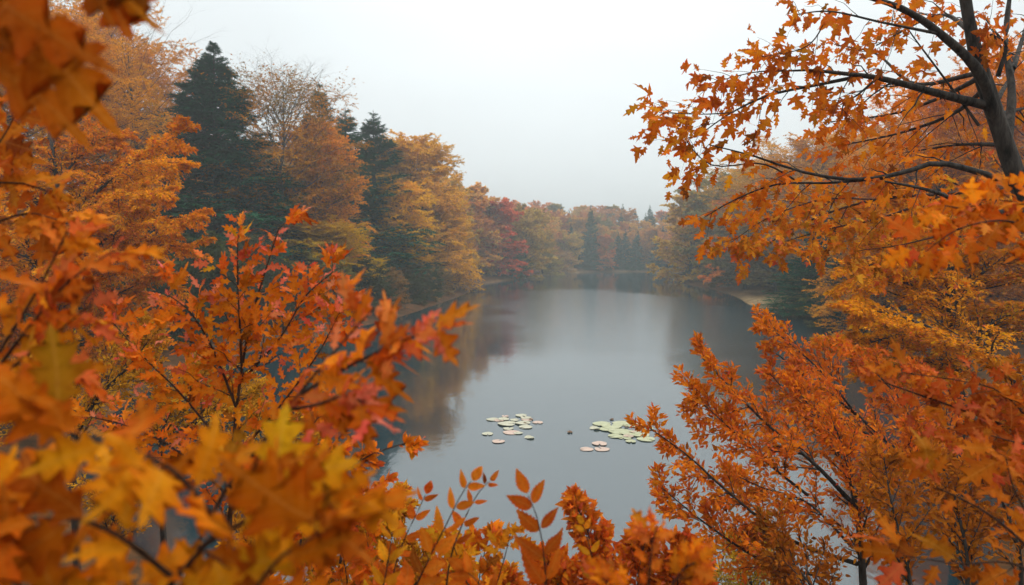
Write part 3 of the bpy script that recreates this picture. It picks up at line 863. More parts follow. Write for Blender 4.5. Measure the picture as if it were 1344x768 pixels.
# orange shrub bottom centre-left
shrub('bush', 'dense orange and yellow bush along the bottom, left of centre',
      [([(440, 900, 3.4), (445, 760, 3.4), (450, 700, 3.4), (440, 670, 3.4)], .014, .003, (0, 0)),
       ([(490, 900, 3.4), (500, 780, 3.4), (505, 720, 3.4), (500, 690, 3.4)], .014, .003, (0, 0)),
       ([(400, 900, 3.4), (390, 780, 3.4), (395, 700, 3.4), (385, 650, 3.4)], .014, .003, (0, 0)),
       ([(545, 900, 3.4), (540, 800, 3.4), (550, 740, 3.4), (548, 725, 3.4)], .014, .003, (0, 0)),
       ([(340, 900, 3.4), (330, 780, 3.4), (335, 700, 3.4), (330, 640, 3.4)], .014, .003, (0, 0)),
       ([(470, 760, 3.2), (490, 690, 3.2), (520, 660, 3.2)], .008, .002),
       ([(610, 900, 3.2), (605, 830, 3.2), (600, 780, 3.2), (605, 750, 3.2)], .012, .003, (0, 0)),
       ([(660, 900, 3.2), (655, 840, 3.2), (650, 790, 3.2), (655, 765, 3.2)], .012, .003, (0, 0))],
      108, 20, .30, 8, 10, .042, [(.66, .22, .01), (.72, .38, .015), (.62, .14, .01)], tips=.75, lm=M_NEAR)

# ------------------------------------------------------------------ the leaning maple at right
def maple():
    rng = np.random.default_rng(201)
    T = stems([([(1470, 560, 4.6), (1385, 360, 4.6), (1335, 235, 4.6), (1306, 150, 4.6), (1288, 95, 4.6), (1274, 40, 4.6), (1258, -60, 4.6)], .095, .03, (.6, 0)),
               ([(1308, 160, 4.6), (1285, 95, 4.5), (1235, 45, 4.4), (1185, 12, 4.3), (1120, -10, 4.2)], .038, .012),
               ([(1322, 190, 4.6), (1328, 120, 4.8), (1320, 50, 5), (1330, -40, 5.2)], .03, .012)], 18)
    Bn = stems([([(1300, 140, 4.6), (1240, 125, 4.5), (1160, 104, 4.4), (1110, 97, 4.3), (1060, 92, 4.2), (1040, 93, 4.2)], .032, .006),
                ([(1130, 100, 4.35), (1080, 110, 4.3), (1010, 125, 4.2), (960, 148, 4.1), (925, 172, 4.1)], .013, .003),
                ([(1340, 245, 4.6), (1290, 228, 4.5), (1230, 214, 4.4), (1180, 228, 4.3), (1120, 236, 4.2), (1050, 225, 4.1), (990, 205, 4.1), (930, 190, 4.0)], .024, .003),
                ([(1160, 234, 4.3), (1090, 240, 4.2), (1020, 242, 4.1), (965, 262, 4.1), (925, 285, 4.0)], .010, .003),
                ([(1344, 285, 4.6), (1280, 272, 4.5), (1220, 250, 4.3), (1160, 238, 4.2)], .022, .006),
                ([(1285, 165, 4.6), (1230, 90, 4.6), (1200, 50, 4.6), (1180, 20, 4.6)], .010, .003),
                ([(1235, 45, 4.4), (1160, 30, 4.2), (1090, 15, 4.1), (1040, 20, 4)], .010, .003),
                ([(1310, 100, 4.6), (1320, 60, 4.6), (1300, 45, 4.6)], .016, .008),
                ([(1150, 104, 4.4), (1125, 125, 4.3), (1108, 135, 4.3), (1105, 150, 4.3)], .009, .003),
                ([(1050, 240, 4.15), (1000, 215, 4.1), (930, 215, 4.1), (880, 155, 4.0)], .006, .002),
                ([(960, 148, 4.1), (920, 150, 4.1), (866, 148, 4.1)], .004, .002),
                ([(1040, 93, 4.2), (990, 95, 4.2), (930, 110, 4.2)], .005, .002),
                ([(1090, 15, 4.1), (1060, 60, 4.1), (1000, 75, 4.1)], .005, .002)], 16)
    tw = spawn(Bn, 8, .3, 1, .7, lambda t, PL: .32 * (1.1 - .5 * t), rng, phi=.7, bend=(0, 0, -.25), up=(0, -1, .2), m=5, rf=.4, rmin=.0018)
    fo = Fol()
    ORM = [(.72, .18, .005), (.78, .26, .006), (.62, .13, .005), (.78, .34, .008)]
    kw = dict(phi=.6, up=(0, -.85, .5), tiltn=.45, seed=7, freq=1.0, shrink=.15, pet=.45, droop=.5)
    leaves_on(fo, tw, 5, .25, 1, .8, .095, ORM, rng, **kw)
    leaves_on(fo, Bn, 9, .5, 1, .8, .095, ORM, rng, **kw)
    # far side of the crown
    C = stems([([(1300, 110, 5), (1250, 150, 5.4), (1180, 175, 5.8), (1110, 190, 6)], .02, .005),
               ([(1290, 100, 5), (1230, 130, 5.6), (1170, 150, 6), (1090, 160, 6.2)], .02, .005),
               ([(1288, 95, 5), (1200, 110, 5.6), (1150, 70, 6), (1100, 60, 6.2)], .02, .005),
               ([(1274, 40, 5), (1230, 20, 5.6), (1150, 60, 6)], .02, .005),
               ([(1330, 90, 5.2), (1345, 40, 5.6), (1360, -10, 6)], .02, .005),
               ([(1310, 150, 5), (1350, 140, 5.6), (1400, 120, 6)], .02, .005),
               ([(1310, 130, 5), (1330, 80, 5.6), (1290, 20, 6)], .02, .005),
               ([(1320, 190, 5), (1260, 190, 5.6), (1190, 200, 6)], .02, .005)], 12)
    tc = spawn(C, 11, .2, 1, .7, lambda t, PL: .6 * (1.1 - .5 * t), rng, phi=.7, bend=(0, 0, -.2), up=(0, -.6, .8), m=5, rf=.4, rmin=.003)
    leaves_on(fo, tc, 8, .1, 1, .8, .09, ORM, rng, **kw)
    P0 = GST[0][0][0]
    G = Br(np.array([g[0] for g in GST]), np.array([g[1] for g in GST])); GST.clear()
    root = empty('maple_tree', P0, 'leaning dark-trunked maple at the right edge with orange lobed leaves against the sky', 'tree')
    T.R = T.R * rng.uniform(.9, 1.1, T.R.shape)
    for b in (T, Bn, tw, C, tc, G): b.P = b.P - P0
    V, F = tubes([(T, 12), (G, 12)]); link('trunk', make_mesh('trunk', V, F), M_BARK, root)
    V, F = tubes([(Bn, 7), (tw, 4), (C, 6), (tc, 3)]); link('branches', make_mesh('branches', V, F), M_BARK, root)
    fo.p = [q - P0 for q in fo.p]
    link('crown', fo.mesh('crown', [T_MAPLE, T_OAK, T_SLIM], True, rng), M_NEAR, root)


maple()


def bough(name, label, paths, seed, cols, ls, k1, L1, nl, tpl, cat='branch', up=(0, -.85, .5), phi=.5, tipcol=PINK, s0=.2, droop=.1, ang=.7, pet=.2, tips=.75, shrink=.45, k2=0, freq=3, mixv=.55, tiltn=.4, lmain=8, bend=(0, 0, 0), rmin=.001):
    rng = np.random.default_rng(seed)
    A = stems(paths, 14)
    brs = [A]; fo = Fol()
    kw = dict(phi=.45, up=up, tiltn=tiltn, seed=seed, freq=freq, shrink=shrink, pet=pet, droop=droop, tipcol=tipcol, tips=tips, mix=mixv)
    if k1:
        b1 = spawn(A, k1, s0, .97, ang, lambda t, PL: L1 * (1.1 - .6 * t), rng, phi=phi, bend=bend, up=up, m=6, rf=.5, rmin=rmin)
        brs.append(b1); leaves_on(fo, b1, nl, .15, 1, .65, ls, cols, rng, **kw)
        if k2:
            b2 = spawn(b1, k2, .2, .95, ang, lambda t, PL: PL * .45, rng, phi=phi, bend=bend, up=up, m=4, rf=.5, rmin=rmin)
            brs.append(b2); leaves_on(fo, b2, nl, .1, 1, .65, ls, cols, rng, **kw)
    leaves_on(fo, A, lmain, max(s0, .3), 1, .65, ls, cols, rng, **kw)
    return rebase(name, label, cat, brs, fo, (7, 5, 4)[:len(brs)], tpl, lm=M_NEAR, rng=rng, smooth=True)


NEARC = [(.70, .14, .006), (.76, .24, .008), (.62, .09, .008), (.78, .36, .01)]
YEL = [(.72, .36, .012), (.70, .28, .01), (.62, .18, .01)]
# N: drooping orange bough under the maple
bough('orange_bough', 'bough of dense yellow-orange lobed leaves hanging below the maple limb, right of the misty shore',
      [([(1420, 300, 7.4), (1330, 250, 7.3), (1240, 255, 7.2), (1150, 262, 7), (1060, 290, 6.8), (985, 335, 6.6)], .03, .004, (.8, 0)),
       ([(1240, 255, 7.2), (1160, 285, 7), (1090, 300, 6.8), (1020, 320, 6.6)], .015, .003),
       ([(1330, 270, 7.3), (1260, 300, 7.2), (1190, 320, 7), (1120, 330, 6.8)], .015, .003),
       ([(1150, 262, 7), (1080, 262, 6.8), (1010, 285, 6.6), (960, 318, 6.5)], .010, .003)],
      301, [(.70, .24, .008), (.74, .34, .012), (.66, .18, .008), (.76, .42, .02)], .10, 11, .6, 8, T_MAPLE, k2=3, phi=.5, tiltn=.5, droop=.25, lmain=16, tips=.9)

# C: sharp upright sprig left of centre
bough('shrub', 'upright orange shrub with pink shoot tips in front of the big spruce, left of centre',
      [([(300, 760, 2.3), (305, 600, 2.3), (318, 480, 2.3), (335, 400, 2.3), (366, 300, 2.3)], .009, .002, (0, 0)),
       ([(318, 500, 2.3), (315, 430, 2.25), (312, 370, 2.25), (312, 314, 2.2)], .005, .0015),
       ([(312, 540, 2.3), (280, 460, 2.25), (250, 410, 2.2), (222, 388, 2.2)], .005, .0015),
       ([(318, 500, 2.3), (370, 440, 2.35), (400, 390, 2.4), (436, 358, 2.4)], .005, .0015),
       ([(305, 600, 2.3), (240, 520, 2.3), (190, 470, 2.3), (145, 420, 2.3)], .005, .0015),
       ([(310, 600, 2.3), (370, 530, 2.3), (420, 460, 2.3), (450, 400, 2.3)], .005, .0015),
       ([(300, 650, 2.3), (230, 590, 2.3), (170, 560, 2.3), (110, 545, 2.3)], .005, .0015)],
      302, NEARC, .085, 10, .17, 8, T_SLIM, k2=0, phi=.7, lmain=22, tips=.72, tipcol=ROSE, shrink=.5, pet=.05, s0=.12)
# H small shoots over dark water
bough('shrub', 'small-leaved orange shrub with rosy tips pointing right over the dark water, low centre-left',
      [([(340, 800, 2.0), (380, 700, 2.0), (430, 640, 2.0), (480, 600, 2.0), (538, 580, 2.0)], .006, .0015, (0, 0)),
       ([(380, 700, 2.0), (420, 670, 2.0), (450, 660, 2.0), (492, 644, 2.0)], .004, .001),
       ([(400, 670, 2.0), (420, 610, 2.0), (450, 570, 2.0), (480, 553, 2.0)], .004, .001),
       ([(360, 740, 2.0), (400, 720, 2.0), (440, 700, 2.0), (470, 690, 2.0)], .004, .001),
       ([(380, 700, 2.0), (390, 620, 2.0), (410, 560, 2.0), (440, 520, 2.0)], .004, .001)],
      303, NEARC, .042, 7, .09, 7, T_SERR, k2=3, phi=.6, lmain=18, tips=.8, pet=.05, s0=.1)
# D: blurred sprig centre-left
bough('twig', 'out-of-focus orange twig with crimson tips pointing right over the lake, left of centre',
      [([(200, 900, .95), (270, 690, .95), (330, 600, .95), (390, 520, .95), (440, 460, .95), (490, 405, .95)], .005, .001, (0, 0)),
       ([(390, 520, .95), (440, 490, .93), (500, 460, .92), (565, 432, .9)], .003, .001),
       ([(370, 540, .95), (420, 530, .9), (450, 520, .88), (480, 528, .86)], .003, .001)],
      304, NEARC, .075, 3, .06, 5, T_SLIM, phi=.5, lmain=15, tips=.62, tipcol=ROSE, shrink=.5, pet=.05, s0=.45, freq=8)
# B: left blurred sprig
bough('twig', 'blurred orange twig with red tips at the left edge, above the large bottom leaves',
      [([(-120, 800, .95), (-60, 600, .95), (-10, 480, .95), (50, 380, .95), (90, 300, .95)], .005, .001, (0, 0)),
       ([(-30, 520, .95), (30, 440, .92), (90, 370, .9), (148, 330, .9)], .003, .001),
       ([(-40, 540, .95), (20, 480, .92), (70, 440, .9), (120, 400, .9)], .003, .001),
       ([(-60, 560, .95), (-10, 530, .9), (50, 500, .88), (90, 480, .88)], .003, .001)],
      305, NEARC, .07, 3, .05, 4, T_SLIM, phi=.6, lmain=15, tips=.8, pet=.05, s0=.4, freq=8)
# E: huge blurred bottom-left leaves
bough('twig', 'very close blurred twig of big lobed orange and yellow leaves filling the bottom-left corner',
      [([(60, 1000, .62), (150, 860, .62), (230, 760, .62), (290, 690, .62), (340, 600, .62)], .005, .0015, (0, 0)),
       ([(230, 760, .62), (150, 700, .6), (80, 680, .6), (0, 690, .6)], .003, .001),
       ([(150, 900, .6), (60, 800, .6), (-10, 740, .58), (-60, 700, .58)], .003, .001),
       ([(290, 690, .62), (230, 620, .6), (170, 590, .6), (100, 570, .6)], .003, .001),
       ([(280, 850, .6), (330, 780, .58), (370, 730, .57), (420, 700, .57)], .003, .001, (0, 0)),
       ([(260, 720, .62), (330, 680, .62), (390, 660, .62), (440, 650, .62)], .003, .001)],
      306, [(.40, .08, .004), (.54, .14, .004), (.62, .22, .005), (.74, .34, .008)], .076, 3, .05, 3, T_OAK, phi=.6, lmain=5, tipcol=None, pet=.05, s0=.15, shrink=.15, freq=9, ang=.9, mixv=.2)
# A: top-left hanging
bough('hanging_branch', 'blurred dark orange lobed leaves hanging from above in the top-left corner',
      [([(-500, -250, .8), (-300, -190, .7), (-120, -110, .62), (0, -80, .62), (90, -70, .62)], .010, .0015),
       ([(-200, -120, .68), (-100, -50, .6), (-30, -15, .6), (20, 10, .6)], .004, .0012),
       ([(-200, -100, .68), (-160, -20, .62), (-90, 30, .6), (-50, 60, .6)], .004, .0012),
       ([(40, -100, .62), (90, -80, .62), (140, -62, .62)], .003, .001),
       ([(-240, 0, .7), (-170, 60, .68), (-120, 100, .66), (-90, 120, .66)], .003, .001)],
      307, [(.50, .12, .006), (.56, .17, .008), (.42, .09, .006), (.6, .24, .01)], .095, 0, .05, 4, T_OAK, up=(0, -1, .1), lmain=8, tipcol=None, pet=.1, s0=.4, shrink=.1, droop=.5, freq=9, ang=.7, tiltn=.35, phi=.6)
# left edge second layer
bough('twig', 'half-blurred reddish orange twig along the left edge below the hanging leaves',
      [([(-180, 500, 1.3), (-100, 380, 1.3), (-50, 300, 1.3), (0, 240, 1.3), (60, 250, 1.3)], .006, .0015, (0, 0)),
       ([(-50, 300, 1.3), (-20, 220, 1.3), (10, 170, 1.3), (30, 130, 1.3)], .003, .001),
       ([(-50, 310, 1.3), (0, 290, 1.3), (40, 280, 1.3), (80, 290, 1.3)], .003, .001)],
      308, [(.55, .11, .008), (.6, .2, .01), (.48, .07, .008)], .075, 4, .08, 4, T_OAK, lmain=10, tipcol=None, s0=.3, droop=.4, freq=8)

# blurred right clusters
bough('twig', 'soft-focus red and orange twig in front of the maple trunk at the right edge',
      [([(1500, 420, 1.5), (1420, 340, 1.5), (1350, 300, 1.5), (1290, 280, 1.5), (1240, 270, 1.5)], .006, .0015, (.1, 0)),
       ([(1380, 310, 1.5), (1320, 290, 1.45), (1260, 300, 1.4), (1215, 330, 1.4)], .003, .001),
       ([(1400, 320, 1.5), (1370, 280, 1.5), (1330, 265, 1.5), (1290, 262, 1.5)], .003, .001)],
      309, NEARC[:3], .075, 4, .1, 4, T_OAK, lmain=12, tips=.8, s0=.3, droop=.3, freq=6)
bough('twig', 'soft-focus reddish yellow twig across the middle of the right shrubs',
      [([(1500, 700, 1.8), (1400, 610, 1.8), (1320, 560, 1.8), (1240, 530, 1.8), (1140, 495, 1.8)], .007, .0015, (0, 0)),
       ([(1400, 610, 1.8), (1320, 520, 1.8), (1260, 500, 1.8), (1190, 490, 1.8)], .003, .001),
       ([(1380, 590, 1.8), (1330, 580, 1.7), (1290, 570, 1.7), (1250, 575, 1.7)], .003, .001),
       ([(1440, 620, 1.8), (1380, 560, 1.8), (1340, 530, 1.8), (1310, 520, 1.8)], .003, .001)],
      310, [(.52, .09, .008), (.56, .17, .01), (.42, .06, .008), (.58, .24, .012)], .07, 6, .12, 5, T_OAK, lmain=14, tips=.75, s0=.25, droop=.25, freq=5)
bough('twig', 'soft-focus orange twig with broad pointed leaves in the bottom-right corner',
      [([(1480, 900, 1.35), (1400, 780, 1.35), (1340, 710, 1.35), (1290, 670, 1.35), (1230, 640, 1.35)], .006, .0015, (0, 0)),
       ([(1400, 780, 1.35), (1330, 740, 1.3), (1260, 740, 1.3), (1190, 730, 1.3)], .003, .001),
       ([(1380, 750, 1.35), (1350, 680, 1.35), (1330, 640, 1.35), (1320, 600, 1.35)], .003, .001)],
      311, [(.48, .11, .006), (.54, .15, .008), (.40, .08, .006)], .075, 2, .07, 4, T_OAK, lmain=7, tips=.9, s0=.35, droop=.2, freq=6, shrink=.2)
# bottom centre right blurred
bough('twig', 'close blurred orange-red twig at the bottom edge, right of centre',
      [([(800, 980, .95), (840, 850, .95), (850, 780, .95), (855, 720, .95), (862, 690, .95)], .004, .001, (0, 0)),
       ([(850, 800, .95), (880, 770, .95), (900, 745, .95), (925, 735, .95)], .002, .001),
       ([(850, 810, .95), (820, 780, .95), (800, 765, .95), (790, 760, .95)], .002, .001)],
      312, NEARC[:3], .045, 2, .03, 5, T_OAK, lmain=12, tips=.7, s0=.5, freq=8)
shrub('bush', 'low yellow and red bush at the bottom between the paired-leaf sprig and blurred twig',
      [([(790, 900, 2.2), (785, 790, 2.2), (775, 710, 2.2), (755, 660, 2.2)], .006, .001, (0, 0)),
       ([(840, 900, 2.2), (835, 800, 2.2), (840, 740, 2.2), (850, 700, 2.2)], .006, .001, (0, 0)),
       ([(740, 900, 2.2), (740, 820, 2.2), (730, 760, 2.2), (715, 735, 2.2)], .006, .001, (0, 0)),
       ([(890, 900, 2.2), (885, 820, 2.2), (890, 760, 2.2), (895, 720, 2.2)], .006, .001, (0, 0)),
       ([(930, 900, 2.2), (925, 840, 2.2), (915, 790, 2.2), (912, 755, 2.2)], .006, .001, (0, 0)),
       ([(650, 900, 2.2), (655, 840, 2.2), (660, 790, 2.2), (668, 760, 2.2)], .006, .001, (0, 0))],
      110, 16, .15, 5, 7, .04, [(.72, .40, .015), (.68, .2, .01), (.58, .08, .01), (.72, .3, .012)], lm=M_NEAR, tpl=T_SERR, s0=.4, tips=.8, smooth=True)
bough('twig', 'yellow lobed leaves on a low twig at the bottom, just left of the compound sprig',
      [([(600, 900, 1.9), (640, 800, 1.9), (660, 740, 1.9), (670, 700, 1.9)], .004, .001, (0, 0)),
       ([(640, 800, 1.9), (610, 760, 1.9), (600, 730, 1.9), (590, 700, 1.9)], .003, .001)],
      313, YEL, .065, 4, .08, 5, T_OAK, lmain=12, tipcol=None, s0=.35, freq=6)


bough('shrub', 'low orange shoots with slender toothed leaves before the dense bush',
      [([(470, 900, 2.3), (460, 800, 2.3), (450, 730, 2.3), (430, 680, 2.3)], .004, .001, (0, 0)),
       ([(520, 900, 2.3), (510, 820, 2.3), (490, 750, 2.3), (478, 685, 2.3)], .004, .001, (0, 0)),
       ([(590, 900, 2.3), (585, 830, 2.3), (575, 770, 2.3), (580, 712, 2.3)], .004, .001, (0, 0)),
       ([(640, 900, 2.3), (635, 830, 2.3), (628, 770, 2.3), (640, 706, 2.3)], .004, .001, (0, 0)),
       ([(740, 900, 2.3), (735, 840, 2.3), (742, 790, 2.3), (735, 725, 2.3)], .004, .001, (0, 0)),
       ([(810, 900, 2.3), (805, 840, 2.3), (800, 790, 2.3), (806, 715, 2.3)], .004, .001, (0, 0))],
      320, NEARC, .056, 8, .11, 8, T_SERR, k2=3, phi=.6, lmain=16, tips=.8, pet=.05, s0=.1)
# compound sprigs: every leaflet a part
def compound(label, path, d, pairs, size, seed, cols, ang=.75, kside=(0, -1, .15)):
    rng = np.random.default_rng(seed)
    A = stems([([(x, y, d) for x, y in path], .0032, .0009, (0, 0))], 22)
    P0 = GST[0][0][0].copy()
    G = Br(np.array([g[0] for g in GST]) - P0, np.array([g[1] for g in GST])); GST.clear()
    root = empty('leafy_sprig', P0, label, 'sprig')
    V, F = tubes([(Br(A.P - P0, A.R), 7), (G, 7)])
    link('stem', make_mesh('stem', V, F), M_TWIG, root)
    for i, (s, side, sz) in enumerate(pairs):
        p, tan, r = A.ev(np.array([[s]]))
        p, tan = p[0, 0], tan[0, 0]
        up = np.array(kside, float); sd = nrmz(np.cross(tan, up)); nm = np.cross(sd, tan)
        a = ang + rng.normal(0, .09) if side else rng.normal(0, .05)
        dd = math.cos(a) * tan + math.sin(a) * side * sd + nm * rng.normal(0.1, .14)
        nn = nrmz(nm + rng.normal(0, .22, 3))
        f = Fol()
        c = leafcol(p[None], cols, rng, seed, 9, .3)
        f.add((p - P0)[None] + dd * .004, dd[None], nn[None], np.array([size * sz]), c)
        link('leaf', f.mesh('leaf', T_SERR, True, rng), M_NEAR, root)
    return root


def prs(n, s0, s1, big, small, term=1):
    o = []
    for i in range(n):
        s = s0 + (s1 - s0) * i / (n - 1); z = big + (small - big) * i / (n - 1)
        o += [(s, -1, z), (s + .012, 1, z * .95)]
    if term: o.append((1.0, 0, small * 1.05))
    return o


DEEP = [(.50, .085, .006), (.56, .13, .008), (.44, .06, .006)]
compound('deep orange sprig with paired serrated leaves rising at bottom centre', [(716, 960), (716, 860), (717, 790), (714, 730), (705, 680), (693, 650)], 1.35, prs(7, .30, .94, 1.0, .6), .090, 401, DEEP)
compound('orange sprig with paired leaves leaning right, left of the central deep orange sprig', [(510, 920), (535, 800), (560, 740), (585, 690), (605, 650), (618, 632)], 1.45, prs(8, .25, .95, 1.0, .42), .09, 402, [(.60, .13, .008), (.64, .2, .01), (.52, .08, .008)])
compound('small side sprig with slim leaves behind the leaning sprig', [(580, 830), (590, 740), (606, 690), (626, 650), (642, 632)], 1.6, prs(6, .25, .96, .7, .34), .08, 403, DEEP)
compound('short orange sprig at the far left of the paired-leaf sprigs', [(500, 860), (515, 760), (530, 710), (548, 672), (558, 650)], 1.7, prs(7, .2, .95, .75, .42), .09, 404, DEEP)
compound('amber sprig low between the leaning sprig and the dense orange bush', [(470, 900), (490, 820), (505, 760), (512, 720), (515, 700)], 1.5, prs(6, .2, .95, .9, .5), .085, 405, YEL)
compound('amber sprig with paired leaves just right of the central deep orange sprig', [(800, 900), (790, 820), (782, 760), (772, 710), (765, 690)], 1.6, prs(6, .2, .95, .8, .4), .075, 406, [(.66, .2, .01), (.72, .34, .012)])
compound('low orange sprig below the central deep orange sprig, leaning left', [(690, 950), (672, 860), (650, 800), (628, 765), (612, 750)], 1.3, prs(5, .2, .95, .9, .5), .085, 407, DEEP)

# ------------------------------------------------------------------ lily pads
def pad_mat(name, c1, c2):
    m, nt, out = new_mat(name); N, Lk = nt.nodes, nt.links
    tc = N.new('ShaderNodeTexCoord'); nz = N.new('ShaderNodeTexNoise'); nz.inputs['Scale'].default_value = 6; nz.inputs['Detail'].default_value = 4
    oi = N.new('ShaderNodeObjectInfo'); Lk.new(tc.outputs['Object'], nz.inputs['Vector'])
    cr = N.new('ShaderNodeValToRGB'); cr.color_ramp.elements[0].color = (*c1, 1); cr.color_ramp.elements[1].color = (*c2, 1)
    cr.color_ramp.elements[0].position = .35; cr.color_ramp.elements[1].position = .65
    Lk.new(nz.outputs[0], cr.inputs[0])
    bs = N.new('ShaderNodeBsdfPrincipled'); bs.inputs['Roughness'].default_value = .45
    Lk.new(cr.outputs[0], bs.inputs['Base Color']); Lk.new(bs.outputs[0], out.inputs[0])
    return m


PM = {'green': pad_mat('pale_green_pad', (.27, .27, .15), (.35, .35, .20)), 'cream': pad_mat('cream_pad', (.32, .30, .20), (.40, .38, .28)), 'pink': pad_mat('pinkish_pad', (.38, .25, .19), (.44, .32, .25)),
      'brown': pad_mat('brown_leaf', (.10, .05, .02), (.2, .1, .04))}
prng = np.random.default_rng(9)


def pad(px, py, wpx, colour, label, tilt=0.0, group=None):
    q = at(px, py, 10); r = (q - CAM); t = -CAM[2] / r[2]; c = CAM + r * t
    rad = wpx / 2 / FPX * (c[1])
    n = 28; a0 = prng.uniform(0, 6.28); notch = .16
    a = a0 + np.linspace(notch, 2 * np.pi - notch, n)
    rr = rad * (1 + .04 * np.sin(a * 3 + a0) + .03 * np.sin(a * 5))
    V = [(0, 0, .004)]
    for k, f, z in ((0, .6, .006), (1, .93, .006), (2, 1.0, .007 + .012 * tilt)):
        for i in range(n):
            V.append((rr[i] * f * math.cos(a[i]), rr[i] * f * math.sin(a[i]), z + (.6 * rad * .2 * tilt * math.sin(a[i] * 2 + a0) if k == 2 else 0)))
    F = []
    for i in range(n - 1):
        F.append((0, 1 + i, 2 + i, 2 + i))
        for k in range(2):
            b = 1 + k * n + i; F.append((b, b + n, b + n + 1, b + 1))
    me = bpy.data.meshes.new('lily_pad')
    me.from_pydata([tuple(map(float, v)) for v in V], [], [tuple(dict.fromkeys(f)) for f in F]); me.update()
    for p_ in me.polygons: p_.use_smooth = True
    o = link('lily_pad', me, PM[colour]); o.location = (c[0], c[1], .002 + prng.uniform(0, .012))
    sol = o.modifiers.new('s', 'SOLIDIFY'); sol.thickness = .003
    tag(o, label, 'lily pad', group)


PADS_L = [(663, 547, 9), (661, 551, 15), (646, 551, 16), (655, 552, 14), (684, 546, 15), (690, 549, 14), (706, 555, 14), (665, 557, 24), (686, 556, 20), (692, 551, 16), (690, 561, 18), (667, 563, 14),
          (671, 568, 22), (680, 569, 12), (675, 552, 12)]
for i, (x, y, w) in enumerate(PADS_L):
    pad(x, y, w, 'cream' if i % 3 else 'pink', 'pale pad packed among others in the left lily pad cluster', prng.uniform(0, .5), 'pads of the left lily pad cluster')
pad(640, 570, 15, 'cream', 'single cream lily pad off the left end of the left cluster', .3)
pad(654, 580, 17, 'pink', 'single pinkish lily pad floating nearest below the left cluster')
pad(695, 575, 13, 'cream', 'single cream lily pad with a dark rim at the lower right of the left cluster', 1)
PADS_R = [(790, 557, 24), (802, 560, 28), (817, 556, 26), (832, 558, 28), (846, 562, 24), (812, 567, 28), (826, 569, 26), (840, 571, 26), (797, 564, 22), (808, 573, 20), (820, 575, 18)]
for i, (x, y, w) in enumerate(PADS_R):
    pad(x, y, w, 'green', 'pale green pad packed among others in the right lily pad cluster', prng.uniform(0, .4), 'pads of the right lily pad cluster')
pad(781, 563, 14, 'cream', 'cream lily pad with a curled dark rim at the left end of the right cluster', 1.2)
pad(825, 573, 14, 'pink', 'pink lily pad lying on the lower edge of the green cluster', .5)
pad(833, 568, 14, 'pink', 'second pink lily pad, tucked among the green ones', .8)
pad(848, 577, 24, 'green', 'pale green lily pad trailing at the lower right of the right cluster', .2)
pad(828, 580, 14, 'green', 'small pale green lily pad just below the right cluster', .2)
pad(770, 590, 18, 'pink', 'left of the three pink lily pads below the right cluster', .1)
pad(787, 583, 20, 'pink', 'upper of the three pink lily pads below the right cluster', .1)
pad(790, 590, 20, 'pink', 'lower right of the three pink lily pads below the right cluster', .1)
pad(748, 568, 7, 'brown', 'tiny brown leaf afloat between the two lily pad clusters', 1)
pad(803, 551, 5, 'brown', 'dark leaf curled on the far edge of the right lily pad cluster', 1)
pad(822, 561, 5, 'brown', 'dark leaf lying in the middle of the right lily pad cluster', 1)
pad(833, 554, 6, 'brown', 'dark leaf at the back right of the right lily pad cluster', 1)
pad(697, 551, 5, 'brown', 'dark leaf at the right side of the left lily pad cluster', 1)
pad(689, 556, 4, 'brown', 'dark leaf lying in the middle of the left lily pad cluster', 1)

# ------------------------------------------------------------------ haze
def build_haze():
    x0, x1, y0, y1, z0, z1 = -425, 425, -165, 565, -4.5, 34
    V = [(x, y, z) for z in (z0, z1) for x, y in ((x0, y0), (x1, y0), (x1, y1), (x0, y1))]
    me = bpy.data.meshes.new('haze'); me.from_pydata(V, [], [(0, 3, 2, 1), (4, 5, 6, 7), (0, 1, 5, 4), (1, 2, 6, 5), (2, 3, 7, 6), (3, 0, 4, 7)]); me.update()
    m, nt, out = new_mat('haze')
    v = nt.nodes.new('ShaderNodeVolumePrincipled'); v.inputs['Color'].default_value = (.54, .59, .60, 1); v.inputs['Density'].default_value = HAZE
    v.inputs['Anisotropy'].default_value = .2
    nt.links.new(v.outputs[0], out.inputs['Volume'])
    tag(link('haze', me, m), 'thin autumn mist hanging over the lake', 'haze', kind='stuff')


HAZE = .0024
build_haze()

# ------------------------------------------------------------------ world, sun, camera
w = bpy.data.worlds.new('World'); scene.world = w; w.use_nodes = True
nt = w.node_tree; nt.nodes.clear(); N, Lk = nt.nodes, nt.links
out = N.new('ShaderNodeOutputWorld'); bg = N.new('ShaderNodeBackground')
EL, ROT = R_(46), R_(72)
sky = N.new('ShaderNodeTexSky'); sky.sky_type = 'NISHITA'; sky.sun_disc = False; sky.sun_elevation = EL; sky.sun_rotation = ROT; sky.dust_density = 4
tc = N.new('ShaderNodeTexCoord')
def mth(op, a, b=None, clamp=False):
    n = N.new('ShaderNodeMath'); n.operation = op; n.use_clamp = clamp
    for i, v in enumerate((a, b)):
        if v is None: continue
        if isinstance(v, (int, float)): n.inputs[i].default_value = v
        else: Lk.new(v, n.inputs[i])
    return n.outputs[0]
sep = N.new('ShaderNodeSeparateXYZ'); Lk.new(tc.outputs['Generated'], sep.inputs[0])
zz = mth('MAXIMUM', sep.outputs[2], 0)
